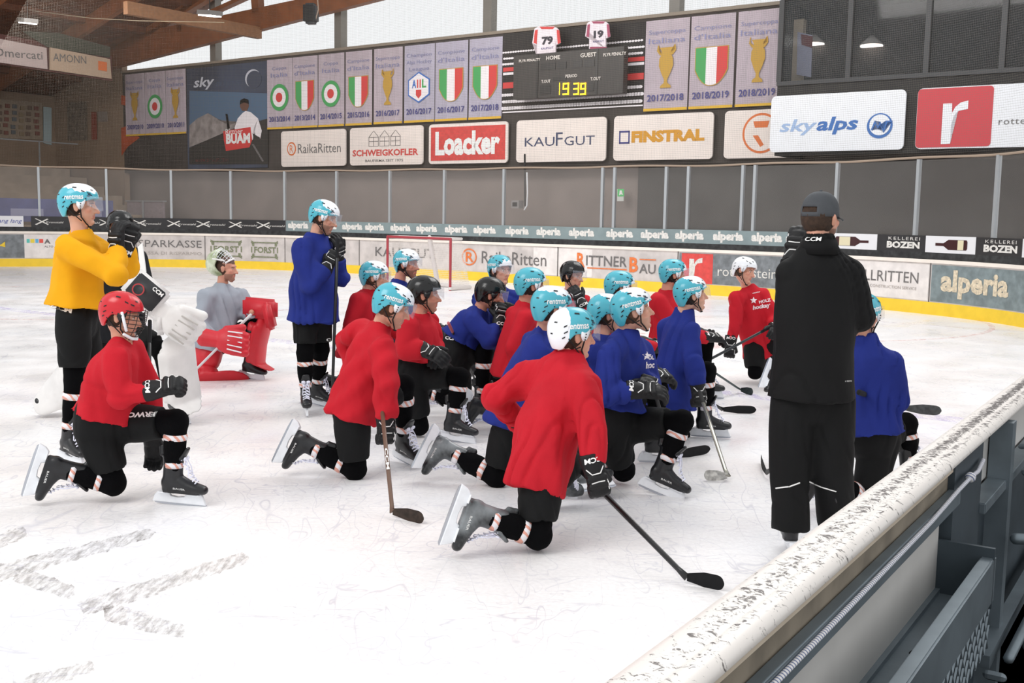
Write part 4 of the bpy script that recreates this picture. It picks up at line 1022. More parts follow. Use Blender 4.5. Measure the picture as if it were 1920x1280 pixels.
# protective net above the glass
def netmat():
    m=bpy.data.materials.new('net_mesh'); m.use_nodes=True; nt=m.node_tree; N=nt.nodes.new; Lk=nt.links.new
    b=nt.nodes['Principled BSDF']; b.inputs['Base Color'].default_value=lin('#6a635b'); b.inputs['Roughness'].default_value=.8
    uv=N('ShaderNodeUVMap'); sp=N('ShaderNodeSeparateXYZ'); Lk(uv.outputs[0],sp.inputs[0]); o_=[]
    for k in (0,1):
        f=N('ShaderNodeMath'); f.operation='FRACT'; Lk(sp.outputs[k],f.inputs[0]); g=N('ShaderNodeMath'); g.operation='LESS_THAN'; Lk(f.outputs[0],g.inputs[0]); g.inputs[1].default_value=.055; o_.append(g.outputs[0])
    mx=N('ShaderNodeMath'); mx.operation='MAXIMUM'; Lk(o_[0],mx.inputs[0]); Lk(o_[1],mx.inputs[1]); Lk(mx.outputs[0],b.inputs['Alpha']); return m
bm=bmesh.new(); uvl=bm.loops.layers.uv.new('UVMap'); uu=list(np.arange(9,U1,.5)); zz=[3.1,9.5]
for a,b_ in zip(uu,uu[1:]):
    f=bm.faces.new([bm.verts.new(bpos(q,z,-.09)) for q,z in ((a,3.1),(b_,3.1),(b_,9.5),(a,9.5))])
    for l,(q,z) in zip(f.loops,((a,3.1),(b_,3.1),(b_,9.5),(a,9.5))): l[uvl].uv=(q/.045,z/.045)
o=link('protective_net',done(bm),netmat()); recenter(o); tag(o,'fine protective netting hanging above the far plexiglass','net')
# ---------------------------------------------------------------- end wall with banners and signs
SW=27.5
def WP(x,y,S=SW): return onplane(x,y,SV,S)
def we(x,y,S=SW):
    p=WP(x,y,S); return p.dot(EV),p.z
WALLD=M('wall_dark_cloth','#46403c',.8,var=.18,scale=1.2,bump=.1,bscale=8)
def wbox(bm,e0,e1,s0,s1,z0,z1):
    a=[ES(e0,s0,z0),ES(e1,s0,z0),ES(e1,s1,z0),ES(e0,s1,z0)]; prism(bm,a,Vector((0,0,z1-z0)))
def wobj(name,m,parent,*a):
    bm=bmesh.new()
    if isinstance(a[0],(tuple,list)):
        for q in a: wbox(bm,*q)
    else: wbox(bm,*a)
    return link(name,done(bm),m,parent)
struct(wobj('wall_end',WALLD,None,-39.6,-2,SW,SW+.25,3.35,7.41))
struct(wobj('wall_lower',M('wall_lower_cloth','#857a74',.85,var=.15,scale=.6,bump=.1,bscale=6),None,-43,4,SW+.6,SW+.8,0,3.6))
struct(wobj('wall_recess',M('wall_black','#3a3836',.85,var=.3,scale=1),None,-15.6,4,SW+.45,SW+.6,0,3.5))
# flat prints on the wall
def wpoly(name,pts,m,parent,S=SW,th=.004):
    bm=bmesh.new(); P=[ES(e,S,z) for e,z in pts]; prism(bm,P,-SV*th); bmesh.ops.triangulate(bm,faces=[f for f in bm.faces if len(f.verts)>4]); return link(name,done(bm),m,parent)
def wtext(s,e0,e1,z0,z1,m,parent,S=SW,**k): return link('lettering',textmesh(s,lambda u,v:ES(e0+(e1-e0)*u,S,z0+(z1-z0)*v),**k),m,parent)
def rrect(e0,e1,z0,z1,r=.12,n=5):
    out=[]
    for cx,cz,a0 in ((e1-r,z1-r,0),(e0+r,z1-r,90),(e0+r,z0+r,180),(e1-r,z0+r,270)):
        for i in range(n+1): a=math.radians(a0+90*i/n); out.append((cx+r*math.cos(a),cz+r*math.sin(a)))
    return out
def ell(e0,e1,z0,z1,n=36): return [((e0+e1)/2+(e1-e0)/2*math.cos(t),(z0+z1)/2+(z1-z0)/2*math.sin(t)) for t in [2*math.pi*i/n for i in range(n)]]
BAN=M('banner_cloth','#f4e6ee',.8,var=.03,scale=2); BANL=M('banner_cloth_lilac','#ece6f6',.8,var=.03,scale=2)
GOLD=M('print_gold','#c2983a',.6); GRN=M('print_green','#46a35a',.6); REDP=M('print_red','#d5413f',.6); WHP2=M('print_white','#f3ecee',.6); NAVY=M('print_navy','#4a4a86',.6); BLUP=M('print_blue','#3b6fbd',.6); YB=M('print_yellow_edge','#e2b53c',.7)
def banner(p0,p1,kind,year,head,label,dim=0,m=None):
    e0=we(p0,180)[0]; e1=we(p1,180)[0]; zt=7.30; zb=4.82; S=SW-.06; w_=e1-e0; cx=(e0+e1)/2
    R_=root('championship_banner',ES(cx,S,zb),label,'banner','championship banners on the end wall')
    bm=bmesh.new(); n=8; V=[]
    for i in range(n+1):
        for_z=[]
        for j,z in enumerate((zt,zb)): for_z.append(bm.verts.new(ES(e0+w_*i/n,S-.012*math.sin(i*2.1+j*1.3)-.01,z)))
        V.append(for_z)
    for a,b_ in zip(V,V[1:]): bm.faces.new((a[0],a[1],b_[1],b_[0]))
    bmesh.ops.solidify(bm,geom=bm.faces[:],thickness=.006); link('banner_cloth',done(bm,'b'),m or BAN,R_)
    S2=S-.035
    wpoly('gold_hem',[(e0,zb),(e1,zb),(e1,zb+.07),(e0,zb+.07)],YB,R_,S2+.012,.01)
    wtext(year,cx-w_*.42,cx+w_*.42,zb+.26,zb+.45,NAVY,R_,S2,bold=.02)
    L=head.split('\n')
    for i,t in enumerate(L): wd=min(.42,.075*len(t)*.75); wtext(t,cx-w_*wd,cx+w_*wd,zt-.42-.22*i,zt-.27-.22*i,M('print_soft_blue','#8f8fb4',.7),R_,S2)
    z0,z1=zb+.62,zb+1.62; r=w_*.36
    if kind=='ring':
        rr=min(r,.5); zc=(z0+z1)/2
        for k,(q,mm) in enumerate(((1,GRN),(.72,WHP2),(.36,REDP))): wpoly('emblem',ell(cx-r*q,cx+r*q,zc-rr*q,zc+rr*q),mm,R_,S2-.004*k)
    elif kind=='shield':
        def sh(a,b_,n=10):
            P=[]; 
            xs=[a+(b_-a)*i/n for i in range(n+1)]
            low=[(cx+r*2*(x-.5),z0+(z1-z0)*(.0+.42*abs(2*(x-.5))**2.4)) for x in xs]
            return low+[(cx+r*2*(b_-.5),z1),(cx+r*2*(a-.5),z1)]
        wpoly('emblem',[(cx+(x-cx)*1.05,z+(-.02 if z<z1 else .02)) for x,z in sh(0,1,20)],GOLD,R_,S2+.002)
        wpoly('emblem',sh(0,.33),GRN,R_,S2-.004); wpoly('emblem',sh(.33,.67),WHP2,R_,S2-.004); wpoly('emblem',sh(.67,1),REDP,R_,S2-.004)
    elif kind=='cup':
        h=z1-z0+.1; pr=[(.38,0),(.33,.06),(.12,.12),(.10,.2),(.3,.36),(.48,.55),(.46,.72),(.30,.84),(.34,.93),(.46,1.0)]
        bm=bmesh.new()
        for (xa,za),(xb,zb2) in zip(pr,pr[1:]): bm.faces.new([bm.verts.new(ES(cx+r*.95*x,S2-.006,z0+h*z)) for x,z in ((-xa,za),(xa,za),(xb,zb2),(-xb,zb2))])
        link('emblem',done(bm),GOLD,R_)
        for q in (-1,1): wpoly('emblem',[(cx+q*r*.85*x,z0+h*z) for x,z in ((.32,.86),(.62,.94),(.58,1.06),(.66,1.06),(.72,.92),(.5,.82),(.34,.80))],GOLD,R_,S2)
    elif kind=='hex':
        zc=(z0+z1)/2; q=[(cx-r,zc-.25),(cx,zc-.5),(cx+r,zc-.25),(cx+r,zc+.25),(cx,zc+.5),(cx-r,zc+.25)]
        wpoly('emblem',q,BLUP,R_,S2); wpoly('emblem',[(cx+(x-cx)*.9,zc+(z-zc)*.9) for x,z in q],WHP2,R_,S2-.004)
        for t,x,mm in (('A',-.62,BLUP),('I',-.16,REDP),('I',.08,REDP),('L',.3,GRN)): wtext(t,cx+r*x,cx+r*(x+(.4 if t in 'AL' else .12)),zc-.02,zc+.25,mm,R_,S2-.01,bold=.04)
        wpoly('emblem',[(cx-r*.25,zc-.08),(cx+r*.25,zc-.08),(cx+r*.25,zc-.25),(cx,zc-.36),(cx-r*.25,zc-.25)],REDP,R_,S2-.01)
    return R_
SI='Supercoppa\nItaliana'; CI="Campione\nd'Italia"; CO='Coppa\nItalia'
BL=[(238,274,'cup','2009/2010',SI,'leftmost championship banner with gold cup, left of the sky poster'),(275,313,'ring','2009/2010',CO,'banner with green ring between the two leftmost cup banners'),(314,351,'cup','2010/2011',SI,'banner with gold cup directly left of the sky poster'),
(504,551,'ring','2013/2014',CO,'pale banner with green and red ring, first right of the sky poster'),(552,598,'shield','2013/2014',CI,'banner with Italian shield marked 2013/2014, between the two ring banners'),(600,648,'ring','2014/2015',CO,'pale banner with green and red ring marked 2014/2015'),(651,700,'shield','2015/2016',CI,'banner with Italian shield marked 2015/2016'),(704,757,'cup','2016/2017',SI,'banner with gold cup marked 2016/2017'),(761,817,'hex','2016/2017','Champion\nAlps Hockey\nLeague','banner with a blue hexagon AHL emblem marked 2016/2017'),(819,879,'shield','2016/2017',CI,'banner with Italian shield right of the hexagon AHL banner'),(882,943,'shield','2017/2018',CI,'banner with Italian shield directly left of the scoreboard, marked 2017/2018'),
(1210,1291,'cup','2017/2018',SI,'banner with gold cup marked 2017/2018, right of the scoreboard'),(1294,1376,'shield','2018/2019',CI,'large banner with Italian shield marked 2018/2019'),(1381,1462,'cup','2018/2019',SI,'banner with gold cup marked 2018/2019 beside the press box')]
for b_ in BL: banner(*b_[:6],m=BANL if 760<b_[0]<900 else BAN)
SIGN=M('sign_white','#f2e6de',.6,var=.03,scale=2); SIGNW=M('sign_cool_white','#edeff3',.6)
def sign(p0,p1,zt,zb,label,S=SW-.1,m=SIGN,name='sponsor_sign'):
    e0=we(p0,265,S)[0]; e1=we(p1,265,S)[0]; R_=root(name,ES((e0+e1)/2,S,zb),label,'sign','sponsor signs under the banners')
    wpoly('sign_board',rrect(e0,e1,zb,zt),m,R_,S,.05); return R_,e0,e1,S-.056
INKN=M('sign_dark_blue','#3f4766',.6); SOR=M('sign_orange','#e0763c',.6)
ZT,ZB=4.72,3.46
R_,a,b_,S=sign(529,650,ZT,ZB,'white RaikaRitten sign with small orange emblem'); w_=b_-a
wpoly('emblem',ell(a+.1*w_,a+.24*w_,3.85,4.33),SOR,R_,S); wpoly('emblem',ell(a+.115*w_,a+.225*w_,3.90,4.28),SIGN,R_,S-.006); wtext('R',a+.145*w_,a+.2*w_,3.95,4.22,SOR,R_,S-.012); wtext('RaikaRitten',a+.27*w_,a+.93*w_,3.92,4.25,INKG,R_,S)
R_,a,b_,S=sign(658,795,ZT,ZB,'white SCHWEIGKOFLER sign with three drawn houses'); w_=b_-a
wtext('SCHWEIGKOFLER',a+.04*w_,a+.94*w_,3.76,3.98,INKR,R_,S,bold=.03); wtext('BAUFIRMA SEIT 1975',a+.22*w_,a+.74*w_,3.56,3.65,INKG,R_,S,bold=.01)
for k in range(3):
    x0=a+w_*(.27+.15*k); x1=x0+w_*.13
    for P_ in ([(x0,4.08),(x1,4.08),(x1,4.095),(x0,4.095)],[(x0,4.38),(x1,4.38),(x1,4.395),(x0,4.395)],[(x0,4.24),(x1,4.24),(x1,4.255),(x0,4.255)],[(x0,4.08),(x0+.015,4.08),(x0+.015,4.4),(x0,4.4)],[(x1,4.08),(x1+.015,4.08),(x1+.015,4.4),(x1,4.4)],[((x0+x1)/2,4.08),((x0+x1)/2+.015,4.08),((x0+x1)/2+.015,4.4),((x0+x1)/2,4.4)],[(x0,4.4),(x0+.03,4.4),((x0+x1)/2+.015,4.6),((x0+x1)/2,4.6)],[(x1,4.4),(x1+.02,4.4),((x0+x1)/2+.02,4.6),((x0+x1)/2,4.6)]): wpoly('emblem',P_,INKG,R_,S)
R_,a,b_,S=sign(806,954,ZT,ZB,'red and white Loacker sign'); w_=b_-a
wpoly('red_field',[(a+.03*w_,ZB+.1),(b_-.03*w_,ZB+.1),(b_-.03*w_,ZT-.1),(a+.03*w_,ZT-.1)],INKR,R_,S,.006); wtext('Loacker',a+.09*w_,a+.91*w_,3.72,4.48,WHT,R_,S-.012,bold=.045)
R_,a,b_,S=sign(970,1138,ZT,ZB,'white KAUFGUT sign with thin dark blue letters'); w_=b_-a; wtext('KAU',a+.10*w_,a+.44*w_,3.93,4.20,INKN,R_,S); wtext('F',a+.455*w_,a+.53*w_,3.93,4.32,INKN,R_,S); wtext('GUT',a+.55*w_,a+.88*w_,3.93,4.20,INKN,R_,S)
R_,a,b_,S=sign(1152,1338,ZT,ZB,'white FINSTRAL sign with orange letters and blue square'); w_=b_-a; wtext('FINSTRAL',a+.19*w_,a+.92*w_,3.95,4.28,M('sign_amber','#d99a2b',.6),R_,S,bold=.06)
for P_ in ([(0,0),(1,0),(1,.14),(0,.14)],[(0,.86),(1,.86),(1,1),(0,1)],[(0,0),(.12,0),(.12,1),(0,1)],[(.88,0),(1,0),(1,1),(.88,1)]): wpoly('emblem',[(a+w_*(.06+.11*x),3.93+.37*z) for x,z in P_],NAVY,R_,S)
R_,a,b_,S=sign(1359,1500,ZT,ZB,'white sign with large orange round emblem, cut by the press box'); w_=b_-a
wpoly('emblem',ell(a+.25*w_,a+.25*w_+1.05,3.58,4.63),SOR,R_,S); wpoly('emblem',ell(a+.25*w_+.06,a+.25*w_+.99,3.64,4.57),SIGN,R_,S-.006); wpoly('emblem',[(a+.25*w_+.3,4.42),(a+.25*w_+.75,4.42),(a+.25*w_+.7,4.25),(a+.25*w_+.35,4.25)],SOR,R_,S-.012); wpoly('emblem',[(a+.25*w_+.3,4.05),(a+.25*w_+.45,4.05),(a+.25*w_+.62,3.8),(a+.25*w_+.52,3.75)],SOR,R_,S-.012)
# sky poster
e0,e1=we(353,200)[0],we(503,200)[0]; S=SW-.04; z0=3.45; z1=we(430,118)[1]; z1=7.28
R_=root('wall_poster',ES((e0+e1)/2,S,z0),'large dark blue poster with the word sky, mountains and a hockey player','poster')
wpoly('poster_sheet',[(e0,z0),(e1,z0),(e1,z1),(e0,z1)],M('poster_blue','#4b5366',.7,col2='#3b3f4b',scale=.5),R_,S,.02); w_=e1-e0
def pq(L): return [we(x,y,S-.03) for x,y in L]
wpoly('blue_sky_print',pq([(355,170),(502,175),(502,225),(355,245)]),M('poster_sky','#566d86',.7),R_,S-.022)
wpoly('mountain_print',pq([(355,235),(370,222),(390,212),(410,225),(430,235),(445,228),(440,240),(400,258),(355,276)]),M('poster_rock','#8f8784',.7,var=.3,scale=3),R_,S-.026)
wpoly('dark_foot_print',pq([(355,277),(440,240),(502,222),(502,308),(355,308)]),M('poster_dark','#35322f',.7),R_,S-.03)
wpoly('figure_print',pq([(446,222),(455,212),(461,208),(470,210),(484,222),(491,245),(488,260),(480,258),(476,240),(474,262),(446,262),(440,240)]),WHP2,R_,S-.034)
wpoly('figure_print',pq([(450,200),(451,190),(458,185),(465,188),(467,199),(463,208),(455,208)]),M('print_face','#6b4a3c',.7),R_,S-.034); wpoly('figure_print',pq([(450,196),(451,188),(458,184),(466,187),(467,195),(458,192)]),BLK,R_,S-.038)
wpoly('figure_print',pq([(474,250),(488,258),(486,266),(478,268)]),M('poster_dark','#35322f',.7),R_,S-.038); wpoly('figure_print',pq([(423,213),(427,214),(431,240),(427,243)]),BLK,R_,S-.034); wpoly('figure_print',pq([(472,270),(476,270),(495,302),(492,303)]),INKG,R_,S-.034)
def ptext(s,p0,p1,yb,yt,m,par,S_,**k):
    a=we(p0,yb,S_); b_=we(p1,yb,S_); t=we(p0,yt,S_)[1]; return wtext(s,a[0],b_[0],a[1],t,m,par,S_,**k)
ptext('sky',363,402,170,146,M('print_pale','#c9cbd4',.7),R_,S-.03,bold=.02,shear=.2); ptext('alps',404,452,166,150,M('print_dim','#4a5468',.7),R_,S-.03,bold=.02,shear=.2)
wpoly('ring_print',ell(we(461,150,S)[0],we(490,150,S)[0],we(475,164,S)[1],we(475,130,S)[1]),M('print_pale','#c9cbd4',.7),R_,S-.03); wpoly('ring_print',ell(we(464,150,S)[0],we(492,150,S)[0],we(475,166,S)[1],we(475,133,S)[1]),M('poster_disc','#464c5c',.7),R_,S-.036)
wpoly('title_print',pq([(419,246),(470,238),(473,262),(468,276),(424,283),(420,262)]),REDP,R_,S-.036); ptext('BUAM',424,469,270,251,WHT,R_,S-.042,bold=.05); ptext('Rittner',423,455,252,242,WHT,R_,S-.042)
ptext('WWW.SKYALPS.COM',366,428,304,298,REDP,R_,S-.034)
# orange flame area of the wall left of the posters
R_=root('wall_mural',ES(-39,SW,3.4),'orange corner mural at the left end of the dark wall','mural'); 
for L in ([(227,178),(236,180),(236,198),(227,196)],[(227,240),(238,236),(262,258),(240,275),(228,292)]): wpoly('mural_print',[we(x,y,SW-.02) for x,y in L],M('mural_orange','#b5532f',.8,var=.15,scale=2),R_,SW-.02)
# dotted banner behind the scoreboard
R_=root('striped_wall_banner',ES(-18,SW-.03,4.9),'black wall banner with red and white stripes and white dots behind the scoreboard','banner')
wpoly('cloth',[we(x,y,SW-.03) for x,y in ((944,62),(1212,40),(1212,190),(944,188))],M('black_banner','#2f2c2b',.8,bump=.2,bscale=5),R_,SW-.03)
ea,eb=we(945,150)[0],we(1209,130)[0]
for z0_,z1_,mm in ((6.23,6.35,REDP),(6.12,6.2,WHP2),(5.72,5.90,REDP),(4.98,5.02,WHP2)): wpoly('stripe',[(ea,z0_),(eb,z0_),(eb,z1_),(ea,z1_)],mm,R_,SW-.05)
bm=bmesh.new()
for row,z in enumerate((5.12,5.32,5.52,6.02,6.45,6.62,6.8)):
    for i in range(52):
        e_=ea+(eb-ea)*(i+.5*(row%2))/52; r=.085-.006*row
        if row==3: continue
        bm.faces.new([bm.verts.new(ES(x,SW-.055,zz)) for x,zz in ell(e_-r,e_+r,z-r*.6,z+r*.6,10)])
link('dot_pattern',done(bm),WHP2,R_)
# scoreboard
S=SW-.35; R_=root('scoreboard',ES(-17.5,S,4.9),'dark scoreboard showing 19 39 in yellow digits','scoreboard')
c0=we(971,184,S); c1=we(1176,172,S); zt=we(1075,98,S)[1]; zb_=we(1075,182,S)[1]
wpoly('case',[(c0[0],zb_),(c1[0],zb_),(c1[0],zt),(c0[0],zt)],M('scoreboard_grey','#3a3633',.5,var=.06,scale=3),R_,S,.25); S2=S-.26
SB=M('scoreboard_dark','#2c2927',.4); w_=c1[0]-c0[0]; h_=zt-zb_
for x0,x1,y0,y1 in ((.22,.24,0,1),(.76,.78,0,1)): wpoly('frame_rib',[(c0[0]+w_*x0,zb_+h_*y0),(c0[0]+w_*x1,zb_+h_*y0),(c0[0]+w_*x1,zb_+h_*y1),(c0[0]+w_*x0,zb_+h_*y1)],SB,R_,S2)
for x0,x1,y0,y1 in ((.26,.40,.62,.78),(.42,.5,.62,.78),(.56,.64,.62,.78),(.66,.75,.62,.78),(.26,.36,.08,.28),(.68,.75,.08,.28),(.38,.5,.36,.44)): wpoly('dark_digit',[(c0[0]+w_*x0,zb_+h_*y0),(c0[0]+w_*x1,zb_+h_*y0),(c0[0]+w_*x1,zb_+h_*y1),(c0[0]+w_*x0,zb_+h_*y1)],SB,R_,S2)
S3=S2-.01
for t,a,b_,y0,y1 in (('HOME',1024,1050,113,105),('GUEST',1088,1118,108,100),('PERIOD',1060,1082,146,140),('T.OUT',1015,1032,156,150),('T.OUT',1107,1126,151,145),('PLYR PENALTY',973,1013,117,112),('PLYR PENALTY',1131,1174,106,100)): ptext(t,a,b_,y0,y1,M('score_print','#d8d0c8',.6),R_,S3,bold=.03)
AMB=M('led_amber','#ffcf1e',.5,emit=3.0)
SEG={'1':'bc','9':'abcdfg','3':'abcdg'}
def digit(ch,p0,p1,yt,yb):
    a=we(p0,yb,S3); b_=we(p1,yt,S3); w=b_[0]-a[0]; h=b_[1]-a[1]; t=.16*w; R={'a':(0,1,1-.12,1),'d':(0,1,0,.12),'g':(0,1,.44,.56),'b':(.8,1,.5,1),'c':(.8,1,0,.5),'f':(0,.2,.5,1),'e':(0,.2,0,.5)}
    bm=bmesh.new()
    for s_ in SEG[ch]: x0,x1,y0,y1=R[s_]; prism(bm,[ES(a[0]+w*x0,S3,a[1]+h*y0),ES(a[0]+w*x1,S3,a[1]+h*y0),ES(a[0]+w*x1,S3,a[1]+h*y1),ES(a[0]+w*x0,S3,a[1]+h*y1)],-SV*.01)
    link('led_digit',done(bm),AMB,R_)
for ch,a,b_ in (('1',1044,1050),('9',1055,1067),('3',1075,1086),('9',1088,1099)): digit(ch,a,b_,155,178)
# two jerseys hung on the wall
def hung(cx,cy,w,h,num,label,trim):
    S=SW-.42; R_=root('hanging_jersey',WP(cx,cy+h,S),label,'jersey','jerseys hung above the scoreboard')
    L=[(-.28,-.5),(.28,-.5),(.42,-.42),(.5,.05),(.36,.12),(.32,-.1),(.34,.5),(-.34,.5),(-.32,-.1),(-.36,.12),(-.5,.05),(-.42,-.42)]
    bm=bmesh.new(); prism(bm,[WP(cx+w*x,cy+h*y,S) for x,y in L],-SV*.06); bmesh.ops.triangulate(bm,faces=[f for f in bm.faces if len(f.verts)>4]); link('jersey_cloth',done(bm),M('hung_cloth','#efe3e8',.8,var=.05),R_)
    for L2 in ([(-.44,-.38),(-.34,-.4),(-.38,.08),(-.49,.04)],[(.44,-.38),(.34,-.4),(.38,.08),(.49,.04)],[(-.34,.42),(.34,.42),(.34,.5),(-.34,.5)],[(-.28,-.5),(.28,-.5),(.2,-.42),(-.2,-.42)]): wpoly('red_trim',[we(cx+w*x,cy+h*y,S-.065) for x,y in L2],trim,R_,S-.065)
    ptext(num,cx-w*.2,cx+w*.2,cy+h*.12,cy-h*.16,M('number_dark','#34303a',.6),R_,S-.07,bold=.05); ptext('KAUFGUT',cx-w*.22,cx+w*.22,cy+h*.27,cy+h*.2,NAVY,R_,S-.07)
hung(1026,78,52,56,'79','white jersey number 79 with red sleeves hanging above the scoreboard',REDP); hung(1122,66,46,52,'19','white jersey number 19 hanging above the scoreboard',M('maroon_trim','#a8506a',.7))
# exit sign, hanging camera arm under the wall
S=SW+.3; R_=root('exit_sign',WP(1163,378,S),'small green and white emergency exit sign behind the glass','sign')
wpoly('sign_plate',[we(x,y,S) for x,y in ((1158,354),(1170,354),(1170,377),(1158,377))],M('exit_white','#cfd3cc',.6),R_,S,.03); wpoly('green_field',[we(x,y,S-.035) for x,y in ((1158,354),(1170,354),(1170,368),(1158,368))],M('exit_green','#3fae5c',.6,emit=.3),R_,S-.035); wpoly('pictogram',[we(x,y,S-.04) for x,y in ((1162,357),(1166,357),(1165,361),(1168,365),(1164,364),(1161,366))],WHT,R_,S-.04)
S=SW-.5; R_=root('camera_arm',WP(985,388,S),'hanging arm with a small camera under the end wall','camera')
bm=bmesh.new(); limb(bm,[WP(984,290,S),WP(984.5,385,S)],.03,n=8); link('black_rod',done(bm),BLK,R_); bm=bmesh.new(); limb(bm,[WP(988,324,S),WP(989,360,S),WP(988,385,S),WP(983,393,S)],.022,n=8); link('white_cable',done(bm,'c',True),WHP,R_); bm=bmesh.new(); box(bm,WP(970,383,S),.28,.25,.24,X=EV,Y=SV); link('camera_housing',done(bm),M('housing_grey','#8f8c8a',.5),R_); bm=bmesh.new(); box(bm,WP(970,383,S)-SV*.13,.16,.03,.12,X=EV,Y=SV); link('camera_lens',done(bm),BLK,R_)
# ---------------------------------------------------------------- press box on the right
SP=25.9; PB=M('press_box_black','#262524',.7,var=.2,scale=1)
def pe(x,y,S=SP): return we(x,y,S)
e0=pe(1456,200)[0]; zb_=3.42; wx0,wt=pe(1463,22); wx1=pe(1960,90)[0]; wz0=pe(1600,145)[1]; wz1=pe(1700,5)[1]+.35
struct(wobj('wall_pressbox',PB,None,(e0,6,SP,SP+.15,zb_,wz0),(e0,6,SP,SP+.15,wz1,10.5),(e0,wx0,SP,SP+.15,wz0,wz1),(e0,e0+.15,SP+.15,SW,zb_,10.5)))
struct(wobj('trim_1',M('press_frame','#3a3b3d',.5),None,*[(pe(x,90)[0]-.06,pe(x,90)[0]+.06,SP-.02,SP+.1,wz0,wz1) for x in (1463,1592,1738,1880)],(wx0,6,SP-.04,SP+.12,wz0-.1,wz0)))
wi=wobj('window_1',clearmat('press_glass','#3c4043',.35,.06),None,wx0,6,SP+.05,SP+.07,wz0,wz1); struct(wi)
struct(wobj('wall_pressroom',M('room_brown','#4a423a',.8,var=.2,scale=2),None,(wx0,6,SP+4.2,SP+4.3,wz0-.5,wz1+.5)))
struct(wobj('ceiling_pressroom',M('room_ceiling','#5f5a55',.8),None,*[(wx0+.2+1.35*i,wx0+1.35+1.35*i,SP+.4,SP+4,wz1-.05,wz1) for i in range(9)]))
wobj_=wobj('room_pillar',M('pillar_beige','#e0cfb6',.8),None,pe(1466,90)[0],pe(1490,90)[0],SP+.5,SP+.7,wz0,wz1-.4); recenter(wobj_); tag(wobj_,'beige pillar inside the left end of the press box window','pillar')
R_=root('roll_up_poster',ES(pe(1510,100)[0],SP+.4,wz0),'pale blue and red poster standing inside the press box','poster'); 
wpoly('poster_sheet',[pe(x,y,SP+.4) for x,y in ((1496,60),(1524,66),(1521,145),(1494,140))],M('poster_lilac','#c7cbe8',.7),R_,SP+.4,.02); wpoly('poster_top',[pe(x,y,SP+.37) for x,y in ((1502,64),(1524,68),(1523,90),(1503,84))],M('poster_maroon','#8a3a3f',.7),R_,SP+.37,.01)
LAMP=M('lamp_glow','#fff6ee',.5,emit=6)
def pend(x,y,label):
    p=WP(x,y,SP+1.5); R_=root('pendant_lamp',p,label,'lamp','pendant lamps in the press box')
    bm=bmesh.new(); tube(bm,[(p+Vector((0,0,.28)),Vector((.05,0,0)),Vector((0,.05,0))),(p+Vector((0,0,.06)),Vector((.3,0,0)),Vector((0,.3,0)))],caps=('flat','flat')); link('lamp_shade',done(bm,'s',True),M('shade_white','#e8e4e0',.5),R_)
    bm=bmesh.new(); tube(bm,[(p+Vector((0,0,.05)),Vector((.27,0,0)),Vector((0,.27,0))),(p+Vector((0,0,.02)),Vector((.27,0,0)),Vector((0,.27,0)))],caps=('flat','flat')); link('lamp_bulb',done(bm),LAMP,R_)
    bm=bmesh.new(); limb(bm,[p+Vector((0,0,.28)),Vector((p.x,p.y,wz1))],.01,n=6); link('lamp_cord',done(bm),BLK,R_)
pend(1525,86,'lit pendant lamp behind the left press box window'); pend(1634,89,'lit pendant lamp behind the middle press box window')
def psign(p0,p1,yt,yb,label,m):
    S=SP-.06; a=pe(p0,(yt+yb)/2,S)[0]; b_=pe(p1,(yt+yb)/2,S)[0]; zt=4.86; zb=3.50; R_=root('sponsor_sign',ES((a+b_)/2,S,zb),label,'sign','signs on the press box'); wpoly('sign_board',rrect(a,b_,zb,zt),m,R_,S,.05); return R_,a,b_,S-.056
zt,zb=pe(1600,185)[1],pe(1600,290)[1]
R_,a,b_,S=psign(1446,1697,185,290,'white sign reading skyalps with blue round emblem',SIGNW)
ptext('sky',1461,1531,255,225,M('sky_light','#9fb8dc',.6),R_,S,bold=.02,shear=.2); ptext('alps',1530,1608,253,220,M('sky_blue','#3c6fb4',.6),R_,S,bold=.03,shear=.2)
ea,za=pe(1624,260,S); eb,zc=pe(1675,211,S); wpoly('emblem',ell(ea,eb,za,zc),M('sky_blue','#3c6fb4',.6),R_,S); wpoly('emblem',ell(ea+.06,eb-.05,za+.07,zc-.03),SIGNW,R_,S-.006)
wpoly('emblem',[pe(x,y,S-.01) for x,y in ((1633,243),(1640,226),(1646,236),(1651,228),(1657,243),(1661,226),(1674,226),(1672,229),(1664,229),(1657,249),(1650,234),(1646,241),(1641,232),(1635,245))],M('sky_blue','#3c6fb4',.6),R_,S-.01)
R_,a,b_,S=psign(1719,2080,180,284,'red and white sign with a large white r',SIGNW)
wpoly('red_field',rrect(a+.01,pe(1859,240,S)[0],3.53,4.84,.08),M('rot_red','#c9444c',.6),R_,S,.006); ra,rb=pe(1764,270,S); rc,rd=pe(1816,190,S); wpoly('lettering',[(ra+(rc-ra)*x,rb+(rd-rb)*y) for x,y in RG],SIGNW,R_,S-.012); ptext('rottensteiner',1872,2010,234,222,INKG,R_,S,space=1.1)
